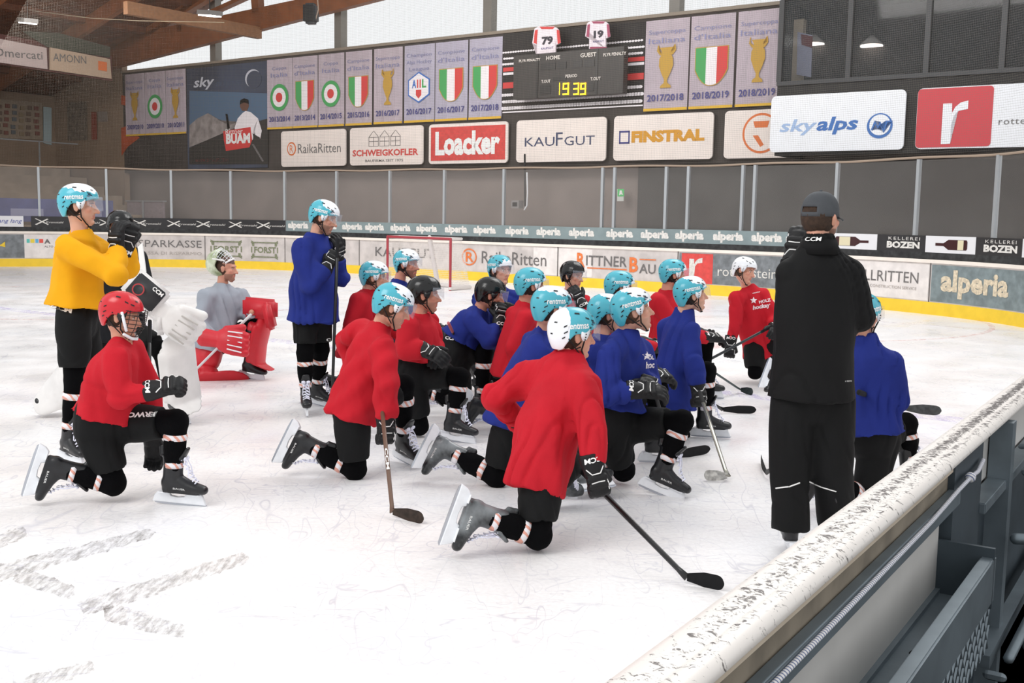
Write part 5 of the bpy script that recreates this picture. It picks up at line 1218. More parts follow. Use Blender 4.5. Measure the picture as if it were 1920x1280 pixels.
# ---------------------------------------------------------------- wall behind stands, roof, windows
WOOD=M('roof_planks','#5c3016',.7,var=.25,scale=3,bump=.1,bscale=12); BEAM=M('glulam_beam','#7d4826',.6,var=.15,scale=2); BEIGE=M('wall_beige','#8f7a66',.8,var=.08,scale=1.5)
def zr(e): return 8.72+.283*(e+37.7)
def roofq(e0,e1,s0,s1,dz0,dz1): 
    bm=bmesh.new(); prism(bm,[ES(e0,s0,zr(e0)+dz0),ES(e1,s0,zr(e1)+dz0),ES(e1,s1,zr(e1)+dz0),ES(e0,s1,zr(e0)+dz0)],Vector((0,0,dz1-dz0))); return done(bm)
o=link('ceiling',roofq(-45,-20,8,28,0,.2),WOOD); struct(o)
k=2
for s0 in (24.2,20.2,16.2,12.2):
    o=link('trim_%d'%k,roofq(-44.6,-20,s0,s0+.22,-.55,-.01),BEAM); struct(o); k+=1
for e_ in (-42.5,-40,-37.2,-34.4):
    o=link('trim_%d'%k,roofq(e_,e_+.18,8,27.4,-.22,-.012),WOOD); struct(o); k+=1
# gable truss in front of the daylight wall
S=27.1; R_=root('roof_truss',ES(-38,S,7.5),'brown laminated timber truss below the bright gable windows','truss')
def wp2(L,m=BEAM,S=27.1,th=.28,name='timber'): return wpoly(name,L,m,R_,S,th)
wp2([(-39.9,7.46),(-15,9.6),(-15,9.95),(-24,9.32),(-37.8,8.72),(-39.6,8.2)],name='bottom_chord')
wp2([(-39.6,8.18),(-20,13.73),(-20,13.35),(-38.3,8.2)],name='top_chord')
for L in ([(343,62),(352,60),(350,25),(341,28)],[(283,68),(290,70),(395,-4),(385,-8)],[(362,40),(370,44),(500,-15),(490,-18)],[(484,28),(496,26),(494,-20),(480,-20)]): wp2([we(x,y,S) for x,y in L],name='web')
R_=root('roof_purlin',ES(-33,26,9),'pale timber beam running from the roof into the gable truss','beam')
bm=bmesh.new(); pa=WP(483,52,26.9); pb=pa-SV*5.5; prism(bm,[pa,pb,pb-Vector((0,0,.4)),pa-Vector((0,0,.4))],EV*.22); link('timber',done(bm),M('pale_timber','#8a6040',.6,var=.1),R_)
# translucent daylight panels
def daymat():
    m=bpy.data.materials.new('daylight_panel'); m.use_nodes=True; nt=m.node_tree; N=nt.nodes.new; Lk=nt.links.new
    t=N('ShaderNodeBsdfTransparent'); t.inputs[0].default_value=(1,1,1,1); d=N('ShaderNodeBsdfTranslucent'); d.inputs[0].default_value=(.9,.95,.93,1)
    tc=N('ShaderNodeTexCoord'); wv=N('ShaderNodeTexWave'); mp=N('ShaderNodeMapping'); mp.inputs['Rotation'].default_value=(0,0,.62); Lk(tc.outputs['Object'],mp.inputs[0]); Lk(mp.outputs[0],wv.inputs[0]); wv.inputs['Scale'].default_value=1.4
    ml=N('ShaderNodeMath'); ml.operation='MULTIPLY'; ml.inputs[1].default_value=.14; Lk(wv.outputs['Fac'],ml.inputs[0]); mx=N('ShaderNodeMixShader'); Lk(ml.outputs[0],mx.inputs[0]); Lk(t.outputs[0],mx.inputs[1]); Lk(d.outputs[0],mx.inputs[2]); Lk(mx.outputs[0],nt.nodes['Material Output'].inputs[0]); return m
bm=bmesh.new(); prism(bm,[ES(-39.6,27.9,7.41),ES(-2,27.9,7.41),ES(-2,27.9,13.6),ES(-20,27.9,13.6),ES(-39.6,27.9,8.15)],SV*.03); struct(link('window_2',done(bm),daymat()))
PG=M('post_grey','#77736c',.5)
for i,px in enumerate((400,635,915,1265)):
    e_=we(px,40,27.6)[0]; o=wobj('trim_%d'%k,PG,None,e_-.16,e_+.16,27.55,27.85,7.38,13); struct(o); k+=1
struct(wobj('trim_%d'%k,M('edge_beige','#8f8375',.7),None,-39.6,-2,27.4,27.8,7.38,7.47)); k+=1
# left side: beige end wall, left wall, stands
struct(wobj('wall_end_beige',BEIGE,None,-45,-39.62,27.5,27.75,0,8.1)); struct(wobj('wall_left',BEIGE,None,-45,-44.6,6,27.5,0,6.7))
def lpoly(name,px,m,parent,E=-44.55,th=.03):
    P=[onplane(x,y,EV,E) for x,y in px]; bm=bmesh.new(); prism(bm,P,EV*th); return link(name,done(bm),m,parent)
R_=root('picture_wall',onplane(40,258,EV,-44.5),'wall of many small framed pictures above the left stands','pictures'); lpoly('board',[(-60,180),(78,193),(80,262),(-60,256)],M('picture_board','#9a8a78',.8,var=.1),R_)
rr=random.Random(5)
for i in range(6):
    for j in range(5):
        x=-6+14*i+rr.uniform(-2,2); y=194+12*j+rr.uniform(-1,2)+i*1.0
        if x<74: lpoly('picture',[(x,y),(x+8,y+.8),(x+8,y+8),(x,y+7.4)],M('pic_%d'%(i%4),['#6e5a4d','#7a4a40','#5f6468','#8b7a60'][(i+j*3)%4],.7),R_,-44.5,.03)
struct(lpoly('window_3',[(81,200),(96,202),(96,272),(81,268)],M('pale_window','#a9bcc0',.4),None))
R_=root('wall_notice',WP(145,260,27.45),'dark notice poster on the beige wall left of the banners','poster'); wpoly('sheet',[we(x,y,27.45) for x,y in ((126,192),(162,190),(163,262),(127,264))],M('notice_grey','#75695c',.8,var=.3,scale=6),R_,27.45)
R_=root('wall_notice',WP(176,262,27.45),'narrow red notice on the beige wall beside the dark poster','poster'); wpoly('sheet',[we(x,y,27.45) for x,y in ((171,210),(181,210),(182,262),(172,262))],M('notice_red','#8a4433',.8),R_,27.45); 
R_=root('wall_notice',WP(192,262,27.45),'grey notice on the beige wall, nearest the dark cloth wall','poster'); wpoly('sheet',[we(x,y,27.45) for x,y in ((183,209),(201,209),(202,228),(184,228))],M('notice_pale','#8b8077',.8),R_,27.45)
CONC=M('concrete','#a3927f',.85,var=.12,scale=2)
for i in range(7):
    struct(wobj('trim_%d'%k,CONC,None,-35.9-1.25*(i+1),-35.9-1.25*i,4,27.4,0,1.25+.38*i)); k+=1
R_=root('barrier_banner',ES(-35.5,16,.2),'blue banner along the front of the left stands','banner')
wobj('banner_panel',M('banner_blue','#5f6492',.7,var=.15,scale=2),R_,-35.8,-35.75,8,24.3,1.35,2.15); 
for s_ in (12,16.5,20.3,22.6): wobj('pale_block',M('banner_pale','#9da0bd',.7),R_,-35.75,-35.73,s_,s_+1.2,1.55,1.8)
R_=root('penalty_bench',ES(-34.4,25.2,0),'low grey-pink bench enclosure behind the glass, right of the yellow player','bench')
wobj('bench_side',M('bench_pink','#8f8286',.7,var=.1),R_,-38.2,-35.9,26.6,26.7,0,2.15); wobj('bench_rail',ALP,R_,-38.25,-35.85,26.55,26.75,2.15,2.2)
wobj('bench_post',ALP,R_,-37.1,-37.04,26.5,26.56,0,2.2)
# railing on the stands
R_=root('stand_railing',ES(-43.5,20,3.6),'thin steel railing on the upper left stands','railing')
for s_ in (18,20.5,23,25.5): wobj('post',ALP,R_,-42.6,-42.55,s_,s_+.05,3.4,4.6)
wobj('rail',ALP,R_,-42.6,-42.55,14,27.3,4.55,4.6)
# hanging fascia signs above the left stands
def fasc(px,lab,txt,tpx,m,extra=None):
    P=[onplane(x,y,EV,-37) for x,y in px]; R_=root('fascia_sign',P[2].lerp(P[3],.5),lab,'sign','signs hung above the left stands'); bm=bmesh.new(); prism(bm,P,EV*.08); link('sign_board',done(bm),m,R_)
    (x0,y0),(x1,y1),h=tpx; a=onplane(x0,y0,EV,-36.9); b_=onplane(x1,y1,EV,-36.9); flattext(txt,a,(b_-a).normalized(),(0,0,1),(b_-a).length,h,INKG,R_); 
    if extra:
        x,y,x2,y2=extra; lpoly('orange_square',[(x,y),(x2,y+3),(x2,y2+3),(x,y2)],SOR,R_,-36.91,.02)
fasc([(-70,60),(85,90),(87,130),(-70,108)],'pale sign reading mercati at the left edge','Dmercati',((-8,105),(80,112),.28),M('fascia_white','#c5b3ae',.7))
fasc([(92,89),(204,111),(207,148),(92,131)],'cream sign reading AMONN with an orange square','AMONN',((100,114),(162,120),.28),M('fascia_cream','#bfa68e',.7),(184,114,200,131))
R_=root('sign_backing',onplane(100,100,EV,-37.2),'dark red frame holding the hung signs above the stands','frame'); lpoly('frame_panel',[(-70,50),(208,105),(209,152),(-70,110)],M('frame_maroon','#5e3430',.8),R_,-37.1,.05); lpoly('dark_net_cover',[(40,58),(110,62),(206,88),(206,108),(88,88)],M('cover_green','#3f4236',.85),R_,-36.98,.03)
# lamps, loudspeaker, wires
def clamp(px,py,S,lab,wd=.85):
    p=WP(px,py,S); R_=root('ceiling_lamp',p,lab,'lamp','lamps under the wooden roof'); X=(EV*.75-SV*.25+Vector((0,0,-.12))).normalized(); Yv=Vector((0,0,1)).cross(X).normalized(); Z=X.cross(Yv)
    bm=bmesh.new(); box(bm,p+Z*.06,wd,.42,.14,X=X,Y=Yv,Z=Z); link('lamp_housing',done(bm),M('lamp_grey','#6b6865',.5),R_)
    bm=bmesh.new(); box(bm,p-Z*.02,wd*.94,.36,.05,X=X,Y=Yv,Z=Z); link('diffuser',done(bm),LAMP,R_)
    bm=bmesh.new(); q=p+Z*.1; limb(bm,[q,Vector((q.x,q.y,zr(q.dot(EV))))],.015,n=6); link('hanger',done(bm),BLK,R_)
clamp(52,42,20,'lit ceiling lamp at the top left corner',1.0); clamp(393,28,22.5,'lit ceiling lamp beside the pale roof beam',1.1)
p=WP(583,26,24.5); R_=root('loudspeaker',p-Vector((0,0,.4)),'black loudspeaker hanging in front of the timber truss','loudspeaker')
bm=bmesh.new(); box(bm,p,.42,.4,.62,X=(EV+SV*.4).normalized(),Y=(SV-EV*.4).normalized()); bmesh.ops.bevel(bm,geom=bm.edges[:],offset=.08,segments=3,affect='EDGES'); link('cabinet',done(bm),M('speaker_black','#23272b',.5,var=.2),R_)
bm=bmesh.new(); limb(bm,[p+EV*.2+Vector((0,0,-.2)),p+EV*.33+Vector((0,0,.1)),p+EV*.2+Vector((0,0,1.2))],.02,n=6); link('cable',done(bm),M('rope_beige','#9a8878'),R_)
bm=bmesh.new(); box(bm,p-(SV-EV*.4).normalized()*.2,.34,.04,.5,X=(EV+SV*.4).normalized(),Y=(SV-EV*.4).normalized()); link('grille',done(bm),BLK,R_)
bm=bmesh.new(); L=[WP(x,y,22) for x,y in ((-20,0),(60,20),(170,34),(260,39),(420,42))]; limb(bm,L,.012,n=6); o=link('ceiling_wire',done(bm,'w',True),M('wire_pale','#a8987f',.7)); recenter(o); tag(o,'thin pale wire sagging below the wooden roof','wire')
# ---------------------------------------------------------------- goal cage
GR=G(844,545); GL=Vector((-3.22,27.75,0)); bd=Vector((.5,.78,0)); RP=M('goal_red','#a2353f',.4); WF=M('goal_white','#d9d3d0',.5); H_=Vector((0,0,1.25))
R_=root('goal_cage',(GR+GL)/2,'red framed ice hockey goal with white net before the far boards','goal')
for p in (GL,GR): bm=bmesh.new(); limb(bm,[p,p+H_],.032,n=12); link('post',done(bm,'p',True),RP,R_)
bm=bmesh.new(); limb(bm,[GL+H_,GR+H_],.032,n=12); link('crossbar',done(bm,'p',True),RP,R_)
bm=bmesh.new(); limb(bm,[GL+Vector((0,0,.05)),GL+bd*.9+Vector((0,0,.05)),GR+bd*.9+Vector((0,0,.05)),GR+Vector((0,0,.05))],.05,n=10); link('base_frame',done(bm,'p'),WF,R_)
bm=bmesh.new(); limb(bm,[GL+H_,GL+bd*.5+H_,GR+bd*.5+H_,GR+H_],.03,n=10); link('top_frame',done(bm,'p'),WF,R_)
m=(GL+GR)/2; bm=bmesh.new(); limb(bm,[m+bd*.5+H_,m+bd*.9+Vector((0,0,.05))],.06,n=10); link('back_bar',done(bm,'p'),WF,R_)
def gnet(q):
    bm=bmesh.new(); uvl=bm.loops.layers.uv.new('UVMap'); f=bm.faces.new([bm.verts.new(x) for x in q]); a=(q[1]-q[0]).length/.05; b_=(q[3]-q[0]).length/.05
    for l,uv in zip(f.loops,((0,0),(a,0),(a,b_),(0,b_))): l[uvl].uv=uv
    return done(bm)
nm=MATS.get('goal_net')
m=netmat(); m.name='goal_net'; m.node_tree.nodes['Principled BSDF'].inputs['Base Color'].default_value=lin('#e6e0da')
for n_ in m.node_tree.nodes:
    if n_.type=='MATH' and n_.operation=='LESS_THAN': n_.inputs[1].default_value=.16
gb=Vector((0,0,.04))
for q in ([GL+bd*.9+gb,GR+bd*.9+gb,GR+bd*.5+H_,GL+bd*.5+H_],[GR+gb,GR+bd*.9+gb,GR+bd*.5+H_,GR+H_],[GL+gb,GL+bd*.9+gb,GL+bd*.5+H_,GL+H_],[GL+H_,GR+H_,GR+bd*.5+H_,GL+bd*.5+H_]): link('net_panel',gnet(q),m,R_)
# ---------------------------------------------------------------- goalkeepers' equipment
def tubeobj(name,P,rings,m,vox=.014,parent=None,caps=('round','round'),sm=2): 
    bm=bmesh.new(); tube(bm,rings,n=20,caps=caps); return organic(name,bm,[m],P,voxel=vox,smooth=sm)
PADR=M('pad_red','#cb2330',.45,var=.06,scale=6); PADW=M('pad_white','#e6e4e2',.5,var=.06,scale=6); PADD=M('pad_trim_dark','#2b3560',.5)
def pad(P,top,K_,A_,toe,front,m,w=.14,d=.055):
    ax=(K_-A_).normalized(); front=(front-ax*front.dot(ax)).normalized(); sd=ax.cross(front); bm=bmesh.new()
    tube(bm,[(top+front*.08,sd*w,front*d),(K_+front*.10,sd*w,front*d*1.2),(K_.lerp(A_,.5)+front*.09,sd*w,front*d),(A_+front*.10,sd*w,front*d),(toe,sd*w*.7,front*d)],n=20)
    for q in (-1,1): limb(bm,[K_+sd*q*w*.95+front*.06,K_.lerp(A_,.9)+sd*q*w*.95+front*.04],.035,n=8)
    tube(bm,[(K_-front*.01,sd*.12,front*.06),(K_.lerp(A_,.7)-front*.0,sd*.12,front*.06)],n=14)
    o=organic('leg_pad',bm,[m],P,voxel=.016,smooth=2)
    for t in (.15,.45,.75):
        bm=bmesh.new(); c=K_.lerp(A_,t); tube(bm,[(c+ax*.012,sd*.125,front*.085),(c-ax*.012,sd*.125,front*.085)],n=20,caps=('flat','flat')); link('pad_strap',done(bm,'s',True),BLK,P)
    return o
def slab(P,c,X,Yv,Z,sx,sy,sz,m,name='blocker'):
    bm=bmesh.new(); box(bm,c,sx,sy,sz,X=X,Y=Yv,Z=Z); bmesh.ops.bevel(bm,geom=bm.edges[:],offset=min(sx,sy,sz)*.35,segments=3,affect='EDGES'); return link(name,done(bm,'b',True),m,P)
def mitt(P,c,X,Yv,m,m2,s=1.0):
    Z=X.cross(Yv); bm=bmesh.new()
    ball(bm,c,.12*s,.15*s,.07*s,X=X,Y=Yv,Z=Z,seg=20); limb(bm,[c-Yv*.1*s,c-Yv*.24*s],[.075*s,.085*s],n=14,flat=.7,hint=X)
    for i in range(4): a=-.6+.4*i; limb(bm,[c+Yv*.03*s+X*(a*.13*s),c+Yv*.14*s+X*(a*.13*s)+Z*.03*s],[.045*s,.04*s],n=10)
    limb(bm,[c-Yv*.03*s+X*.1*s,c+Yv*.11*s+X*.15*s+Z*.02*s],[.042*s,.035*s],n=10)
    o=organic('catching_glove',bm,[m],P,voxel=.009,smooth=2)
    for i in range(5): a=-.4+.2*i; bm=bmesh.new(); limb(bm,[c+Yv*.0*s+X*(a*.2*s)-Z*.066*s,c+Yv*.12*s+X*(a*.22*s)-Z*.045*s],.006*s,n=6); link('glove_lacing',done(bm),m2,P)
    return o
# grey goalkeeper
J=P4; f4=V3((1,-.15,0)).normalized()
pad(G4,J['kL']+V3((.05,0,.17)),J['kL'],J['aL'],J['aL']+V3((.22,-.04,-.07)),f4,PADR,w=.15,d=.06)
pad(G4,J['kR']+V3((.38,0,.02)),J['kR']+V3((.05,-.05,.0)),J['aR'],J['aR']+V3((-.2,.0,-.05)),V3((0,-.5,-.9)),PADR,w=.16,d=.05)
slab(G4,D(488,578,11.55),V3((1,-.1,-.06)).normalized(),V3((.1,1,0)).normalized(),V3((0,0,1)),.38,.10,.22,PADR); slab(G4,D(505,592,11.5),V3((.2,0,-1)).normalized(),V3((0,1,0)),V3((1,0,.2)).normalized(),.3,.2,.09,PADR,'blocker_side')
mitt(G4,D(430,640,11.2),V3((0,.3,1)).normalized(),V3((1,0,-.15)).normalized(),PADR,WHP,1.15)
bm=bmesh.new(); limb(bm,[J['hR'],J['hR'].lerp(J['kR'],.6)],[.16,.15]); organic('thigh_guard',bm,[PADR],G4,voxel=.016,smooth=2)
r,f,u=frame(100,-62); Hm=J['head']
q=PROTO['shell'].copy(); q.materials.append(M('mask_olive','#d5dbc4',.35,col2='#8f9c72',scale=9)); o=link('mask',q,None,G4); o.matrix_basis=mat4(Hm-f*.0+u*.05+V3((-.02,0,.03)),r*1.12,f*1.08,u*1.12)
for n_,k_,m_ in (('mask_cage','cage',WHP),('chin_piece','cagebar',PADW)):
    me=PROTO[k_].copy(); me.materials.clear(); me.materials.append(m_); c_=bpy.data.objects.new(n_,me); COL.objects.link(c_); c_.parent=o; c_.matrix_basis=Matrix.Translation((0,-.005,.025))@Matrix.Scale(.95,4)
# black and white goalkeeper
J=P2
pad(G2,J['kL']+V3((.1,0,.1)),J['kL']+V3((.1,0,0)),J['aL']+V3((.05,0,.02)),J['aL']+V3((.2,-.15,-.05)),V3((.8,-.6,0)),PADW,w=.16); pad(G2,J['kR']+V3((0,0,.1)),J['kR'],J['aR'],J['aR']+V3((-.15,-.1,-.08)),V3((-.6,-.8,0)),PADW,w=.15)
xb=V3((.75,0,-.62)).normalized(); nb=V3((.1,-1,.1)).normalized(); zb=xb.cross(nb)
slab(G2,D(273,548,8.85),xb,nb,zb,.34,.06,.25,PADW); slab(G2,D(273,548,8.80),xb,nb,zb,.27,.03,.2,M('blocker_face','#2a2b2e',.5),'blocker_face')
o=D(273,548,8.77); flattext('CCM',o-xb*.0-zb*.085+xb*.02,xb.lerp(zb*-1,0),zb,.1,.035,WHT,G2,bold=.03)
bm=bmesh.new(); n=24; c=o-xb*.06+zb*.02; A=[bm.verts.new(c+xb*.05*math.cos(t)+zb*.05*math.sin(t)) for t in [2*math.pi*i/n for i in range(n)]]; B_=[bm.verts.new(c+xb*.04*math.cos(t)+zb*.04*math.sin(t)) for t in [2*math.pi*i/n for i in range(n)]]
for i in range(n): bm.faces.new((A[i],A[(i+1)%n],B_[(i+1)%n],B_[i]))
link('ring_print',done(bm),M('ring_red','#b3383c',.6),G2)
mitt(G2,D(333,606,8.9),V3((.6,0,.8)).normalized(),V3((.8,.1,-.6)).normalized(),PADW,M('lace_grey','#bdbab5',.6),1.15)
slab(G2,D(303,601,8.9),V3((1,0,0)),V3((0,1,0)),V3((.1,0,1)).normalized(),.13,.14,.24,PADW,'glove_cuff')
for L in ([(258,463),(266,455),(272,500),(274,520),(264,520)],):
    bm=bmesh.new(); prism(bm,[D(x,y,9.08) for x,y in L],V3((0,.02,0)))
    link('sleeve_stripe',done(bm),WHT,G2)
# coach's cap
r,f,u=frame(50,0); H=P22['head']; CAPM=M('cap_grey','#484b4f',.85,var=.1,scale=12,bump=.2,bscale=200)
def CP_(x,y,z): return H+r*x+f*y+u*z
bm=bmesh.new(); NT,NV=48,12
top=bm.verts.new(CP_(0,-.01,.145)); rings=[]
for j in range(1,NV+1):
    ph=math.pi/2*(1-j/NV); row=[]
    for i in range(NT):
        t=2*math.pi*i/NT; row.append(bm.verts.new(CP_(.093*math.cos(ph)**.8*math.sin(t),-.01+.112*math.cos(ph)**.8*math.cos(t),.035+.11*math.sin(ph)-(.02 if j==NV else 0)*0)))
    rings.append(row)
low=[bm.verts.new(CP_(.094*math.sin(2*math.pi*i/NT),-.01+.113*math.cos(2*math.pi*i/NT),.012)) for i in range(NT)]; rings.append(low)
for i in range(NT): bm.faces.new((top,rings[0][i],rings[0][(i+1)%NT]))
for a,b_ in zip(rings,rings[1:]):
    for i in range(NT):
        cx=(i+.5)/NT
        if abs(cx-.5)<.075 and a[i].co.z<H.z+.075 and a is not rings[-2]: continue
        bm.faces.new((a[i],a[(i+1)%NT],b_[(i+1)%NT],b_[i]))
bmesh.ops.recalc_face_normals(bm,faces=bm.faces); bmesh.ops.solidify(bm,geom=bm.faces[:],thickness=.004); cap_=link('cap',done(bm,'c',True),CAPM,COACH)
bm=bmesh.new(); V=[]
for j in range(5):
    row=[]
    for i in range(13):
        t=math.radians(-52+104*i/12); k_=1+.66*j/4*math.cos(t)**1.2; row.append(bm.verts.new(CP_(.094*math.sin(t)*(1+.05*j/4),-.01+.113*math.cos(t)*k_,.020-.02*(j/4)-.018*math.sin(t)**2)))
    V.append(row)
for a,b_ in zip(V,V[1:]):
    for i in range(12): bm.faces.new((a[i],a[i+1],b_[i+1],b_[i]))
bmesh.ops.solidify(bm,geom=bm.faces[:],thickness=.005); o=link('cap_brim',done(bm,'c',True),CAPM); o.parent=cap_; o.matrix_parent_inverse=Matrix.Translation(Vector((0,0,0)))
bm=bmesh.new(); ball(bm,CP_(0,-.01,.146),.008,seg=8); o=link('cap_button',done(bm),CAPM); o.parent=cap_
# jacket collar
n=P22['neck']; bm=bmesh.new(); tube(bm,[(n-V3((0,0,.04)),r*.118,f*.112),(n+V3((.0,0,.04)),r*.092,f*.09)],n=24,caps=('flat','flat')); collar=link('collar',done(bm,'c',True),JACK,COACH)
# ---------------------------------------------------------------- sticks
def gz(x,y,z=.035): return G(x,y,z)
SIL=M('shaft_silver','#a9a79c',.25,metal=.7); BRN=M('shaft_brown','#6b5142',.45); WHS=M('shaft_white','#d8d4d6',.4)
stick('long black stick of the front red player, blade at the lower centre',D(1080,872,6.15),gz(1288,1083),gz(1360,1093))
stick('brown stick standing under the glove of the red player left of centre',D(716,765,6.98),gz(736,960),gz(800,971),BRN,bladec='#4d4038',tape='#6b5142',txt=('CCM',.42,.17,.02),grip=False)
stick('silver-shafted stick of the upright kneeling blue player',D(1312,735,8.45),gz(1364,893),gz(1322,893),SIL,bladec='#d7d6d2',tape='#222222')
stick('stick held across by the leaning player in the white helmet',D(1452,609,11.6),gz(1240,722),gz(1215,726),M('shaft_dark','#2d3236',.3))
stick('dark stick with its blade beside the rear skate left of the coach',D(1275,655,10.4),gz(1389,731),gz(1415,735),M('shaft_greenish','#3c4a48',.4),bladec='#3f4b4a')
stick('black stick whose curved blade lies beyond the silver-shafted stick',D(1262,716,9.6),gz(1356,768),gz(1416,768))
stick('black stick blade showing behind the shin of the glove-on-thigh player',D(1224,722,7.35),gz(1262,855),gz(1326,841))
stick('coach\'s stick with upturned black blade left of his trousers',D(1590,790,6.5),gz(1437,886),gz(1419,858))
stick('grey blade and stick reaching past the blue player beside the boards',D(1610,735,6.6),D(1700,766,8.1),D(1760,770,8.2),bladec='#5c5f60')
stick('stick butt poking up beside the elbow of the blue player near the boards',D(1693,714,7.3),D(1560,850,7.6),D(1545,862,7.7))
stick('upright stick behind the red caged helmet player, beside the white leg pad',D(281,602,8.0),gz(279,858),gz(303,848),CARB,bladec='#9a9a9a')
stick('black and green stick under the chin of the standing blue player',D(633,448,9.55),gz(622,768),gz(650,772),CARB)
stick('pink-gripped stick beside the hip of the chin-resting player',D(841,606,9.25),gz(905,742),gz(925,748),CARB,tape='#c06a72')
stick('white goalkeeper stick held low by the grey goalkeeper',D(470,590,11.35),gz(338,722),gz(322,728),WHS,bladec='#c9c5c5',tape='#d9d9d9')
# ---------------------------------------------------------------- near boards beside the camera (bench side)
SPv=(SV-EV*.045).normalized(); EPv=Vector((SPv.y,-SPv.x,0)); N0=EV*(-.74)
def NB(a,b_,z): return N0+EPv*a+SPv*b_+Vector((0,0,z))
def nbox(bm,a0,a1,b0,b1,z0,z1): prism(bm,[NB(a0,b0,z0),NB(a1,b0,z0),NB(a1,b1,z0),NB(a0,b1,z0)],Vector((0,0,z1-z0)))
def nobj(name,m,parent,*bs,bev=0):
    bm=bmesh.new()
    for q in bs: nbox(bm,*q)
    if bev: bmesh.ops.bevel(bm,geom=bm.edges[:],offset=bev,segments=3,affect='EDGES')
    return link(name,done(bm),m,parent)
def railmat():
    m=bpy.data.materials.new('scuffed_white_rail'); m.use_nodes=True; nt=m.node_tree; N=nt.nodes.new; Lk=nt.links.new; b=nt.nodes['Principled BSDF']; b.inputs['Roughness'].default_value=.4
    uv=N('ShaderNodeUVMap'); mp=N('ShaderNodeMapping'); mp.inputs['Scale'].default_value=(6,48,1); Lk(uv.outputs[0],mp.inputs[0])
    n=N('ShaderNodeTexNoise'); n.inputs['Scale'].default_value=1; n.inputs['Detail'].default_value=5; n.inputs['Roughness'].default_value=.7; n.inputs['Distortion'].default_value=1.2; Lk(mp.outputs[0],n.inputs['Vector'])
    sp=N('ShaderNodeSeparateXYZ'); Lk(uv.outputs[0],sp.inputs[0])
    band=N('ShaderNodeValToRGB'); e=band.color_ramp.elements; e[0].position=.18; e[0].color=(0,0,0,1); e[1].position=.9; e[1].color=(0,0,0,1)
    for p,v in ((.38,.8),(.52,.75),(.60,.05),(.72,.5),(.82,.35)): k=e.new(p); k.color=(v,v,v,1)
    Lk(sp.outputs[0],band.inputs[0])
    dist=N('ShaderNodeMapRange'); dist.inputs[1].default_value=1.0; dist.inputs[2].default_value=5.0; dist.inputs[3].default_value=.06; dist.inputs[4].default_value=.26; Lk(sp.outputs[1],dist.inputs[0])
    a=N('ShaderNodeMath'); a.operation='MULTIPLY'; Lk(band.outputs[0],a.inputs[0]); Lk(dist.outputs[0],a.inputs[1])
    t=N('ShaderNodeMath'); t.operation='ADD'; Lk(n.outputs['Fac'],t.inputs[0]); Lk(a.outputs[0],t.inputs[1])
    r=N('ShaderNodeValToRGB'); r.color_ramp.elements[0].position=.585; r.color_ramp.elements[0].color=lin('#eae4de'); r.color_ramp.elements[1].position=.66; r.color_ramp.elements[1].color=lin('#4a423f'); Lk(t.outputs[0],r.inputs[0]); Lk(r.outputs[0],b.inputs['Base Color']); return m
NR=root('near_boards',NB(0,4,0),'scuffed white-topped boards with steel frame at the right, beside the camera','boards')
bm=bmesh.new(); uvl=bm.loops.layers.uv.new('UVMap'); prof=[(-.012,1.065),(-.012,1.085),(-.006,1.097),(.01,1.103),(.055,1.104),(.066,1.100),(.073,1.104),(.098,1.103),(.112,1.094),(.118,1.08),(.114,1.075),(.10,1.07)]
bs=np.arange(-1.5,16,.25); R=[]
for b_ in bs: R.append([bm.verts.new(NB(a,b_,z)) for a,z in prof])
for i,(x,y) in enumerate(zip(R,R[1:])):
    for k_ in range(len(prof)-1):
        f=bm.faces.new((x[k_],x[k_+1],y[k_+1],y[k_])); f.smooth=True
        for l,(kk,bb) in zip(f.loops,((k_,bs[i]),(k_+1,bs[i]),(k_+1,bs[i+1]),(k_,bs[i+1]))): l[uvl].uv=((prof[kk][0]+.012)/.13,bb)
    f=bm.faces.new((x[-1],x[0],y[0],y[-1]))
me=bpy.data.meshes.new('rail'); bm.to_mesh(me); bm.free(); link('top_rail',me,railmat(),NR)
CRM=M('cream_board','#d8c9b4',.5,var=.05); PNL=M('aluminium_sheet','#cfcdc9',.5,metal=.1,var=.06,scale=3); LEDGE=M('dusty_ledge','#857b6c',.7,var=.2,scale=8); STL=M('steel_frame','#78838a',.45,metal=.5,var=.15,scale=5); STD=M('steel_dark','#454f56',.5,metal=.4,var=.2,scale=4)
nobj('ice_side_board',M('board_panel_white','#e5dfdc'),NR,(0,.03,-1.5,16,0,1.05)); nobj('cream_strip',CRM,NR,(.03,.094,-1.5,3.5,1.042,1.074))
nobj('ledge',LEDGE,NR,(.03,.080,-1.5,3.5,.975,1.042)); nobj('rope_bar',STL,NR,(.081,.112,-1.5,3.55,.93,.985),bev=.004); nobj('inner_sheet',PNL,NR,(.03,.07,-1.5,3.46,.62,.975))
nobj('trough_floor',STL,NR,(.07,.21,-1.5,3.46,.645,.66)); nobj('trough_edge',STL,NR,(.195,.235,-1.5,3.50,.655,.80),bev=.005); nobj('trough_end',STD,NR,(.07,.235,3.46,3.475,.64,.83))
nobj('sheet_edge',STL,NR,(.07,.085,-1.5,3.46,.66,.675))
nobj('upright_post',STD,NR,(.03,.10,3.50,3.98,.05,1.06)); nobj('upright_post',STL,NR,(.05,.13,4.42,4.50,.0,1.06)); nobj('upright_post',STL,NR,(.05,.18,6.6,6.7,.0,1.04))
nobj('back_sheet',STD,NR,(.03,.05,3.98,16,.0,.80)); nobj('mid_rail',STL,NR,(.05,.12,3.98,16,.80,.84),bev=.004); nobj('pale_sheet',PNL,NR,(.03,.045,3.98,16,.84,1.06)); nobj('lower_rail',STL,NR,(.10,.15,4.1,16,.20,.25)); nobj('lower_sheet',M('lower_void_shade','#1e2427',.7),NR,(.03,.06,-1.5,3.5,.0,.62))  # lower sheet coloured near black: painted shade for the void behind the mesh
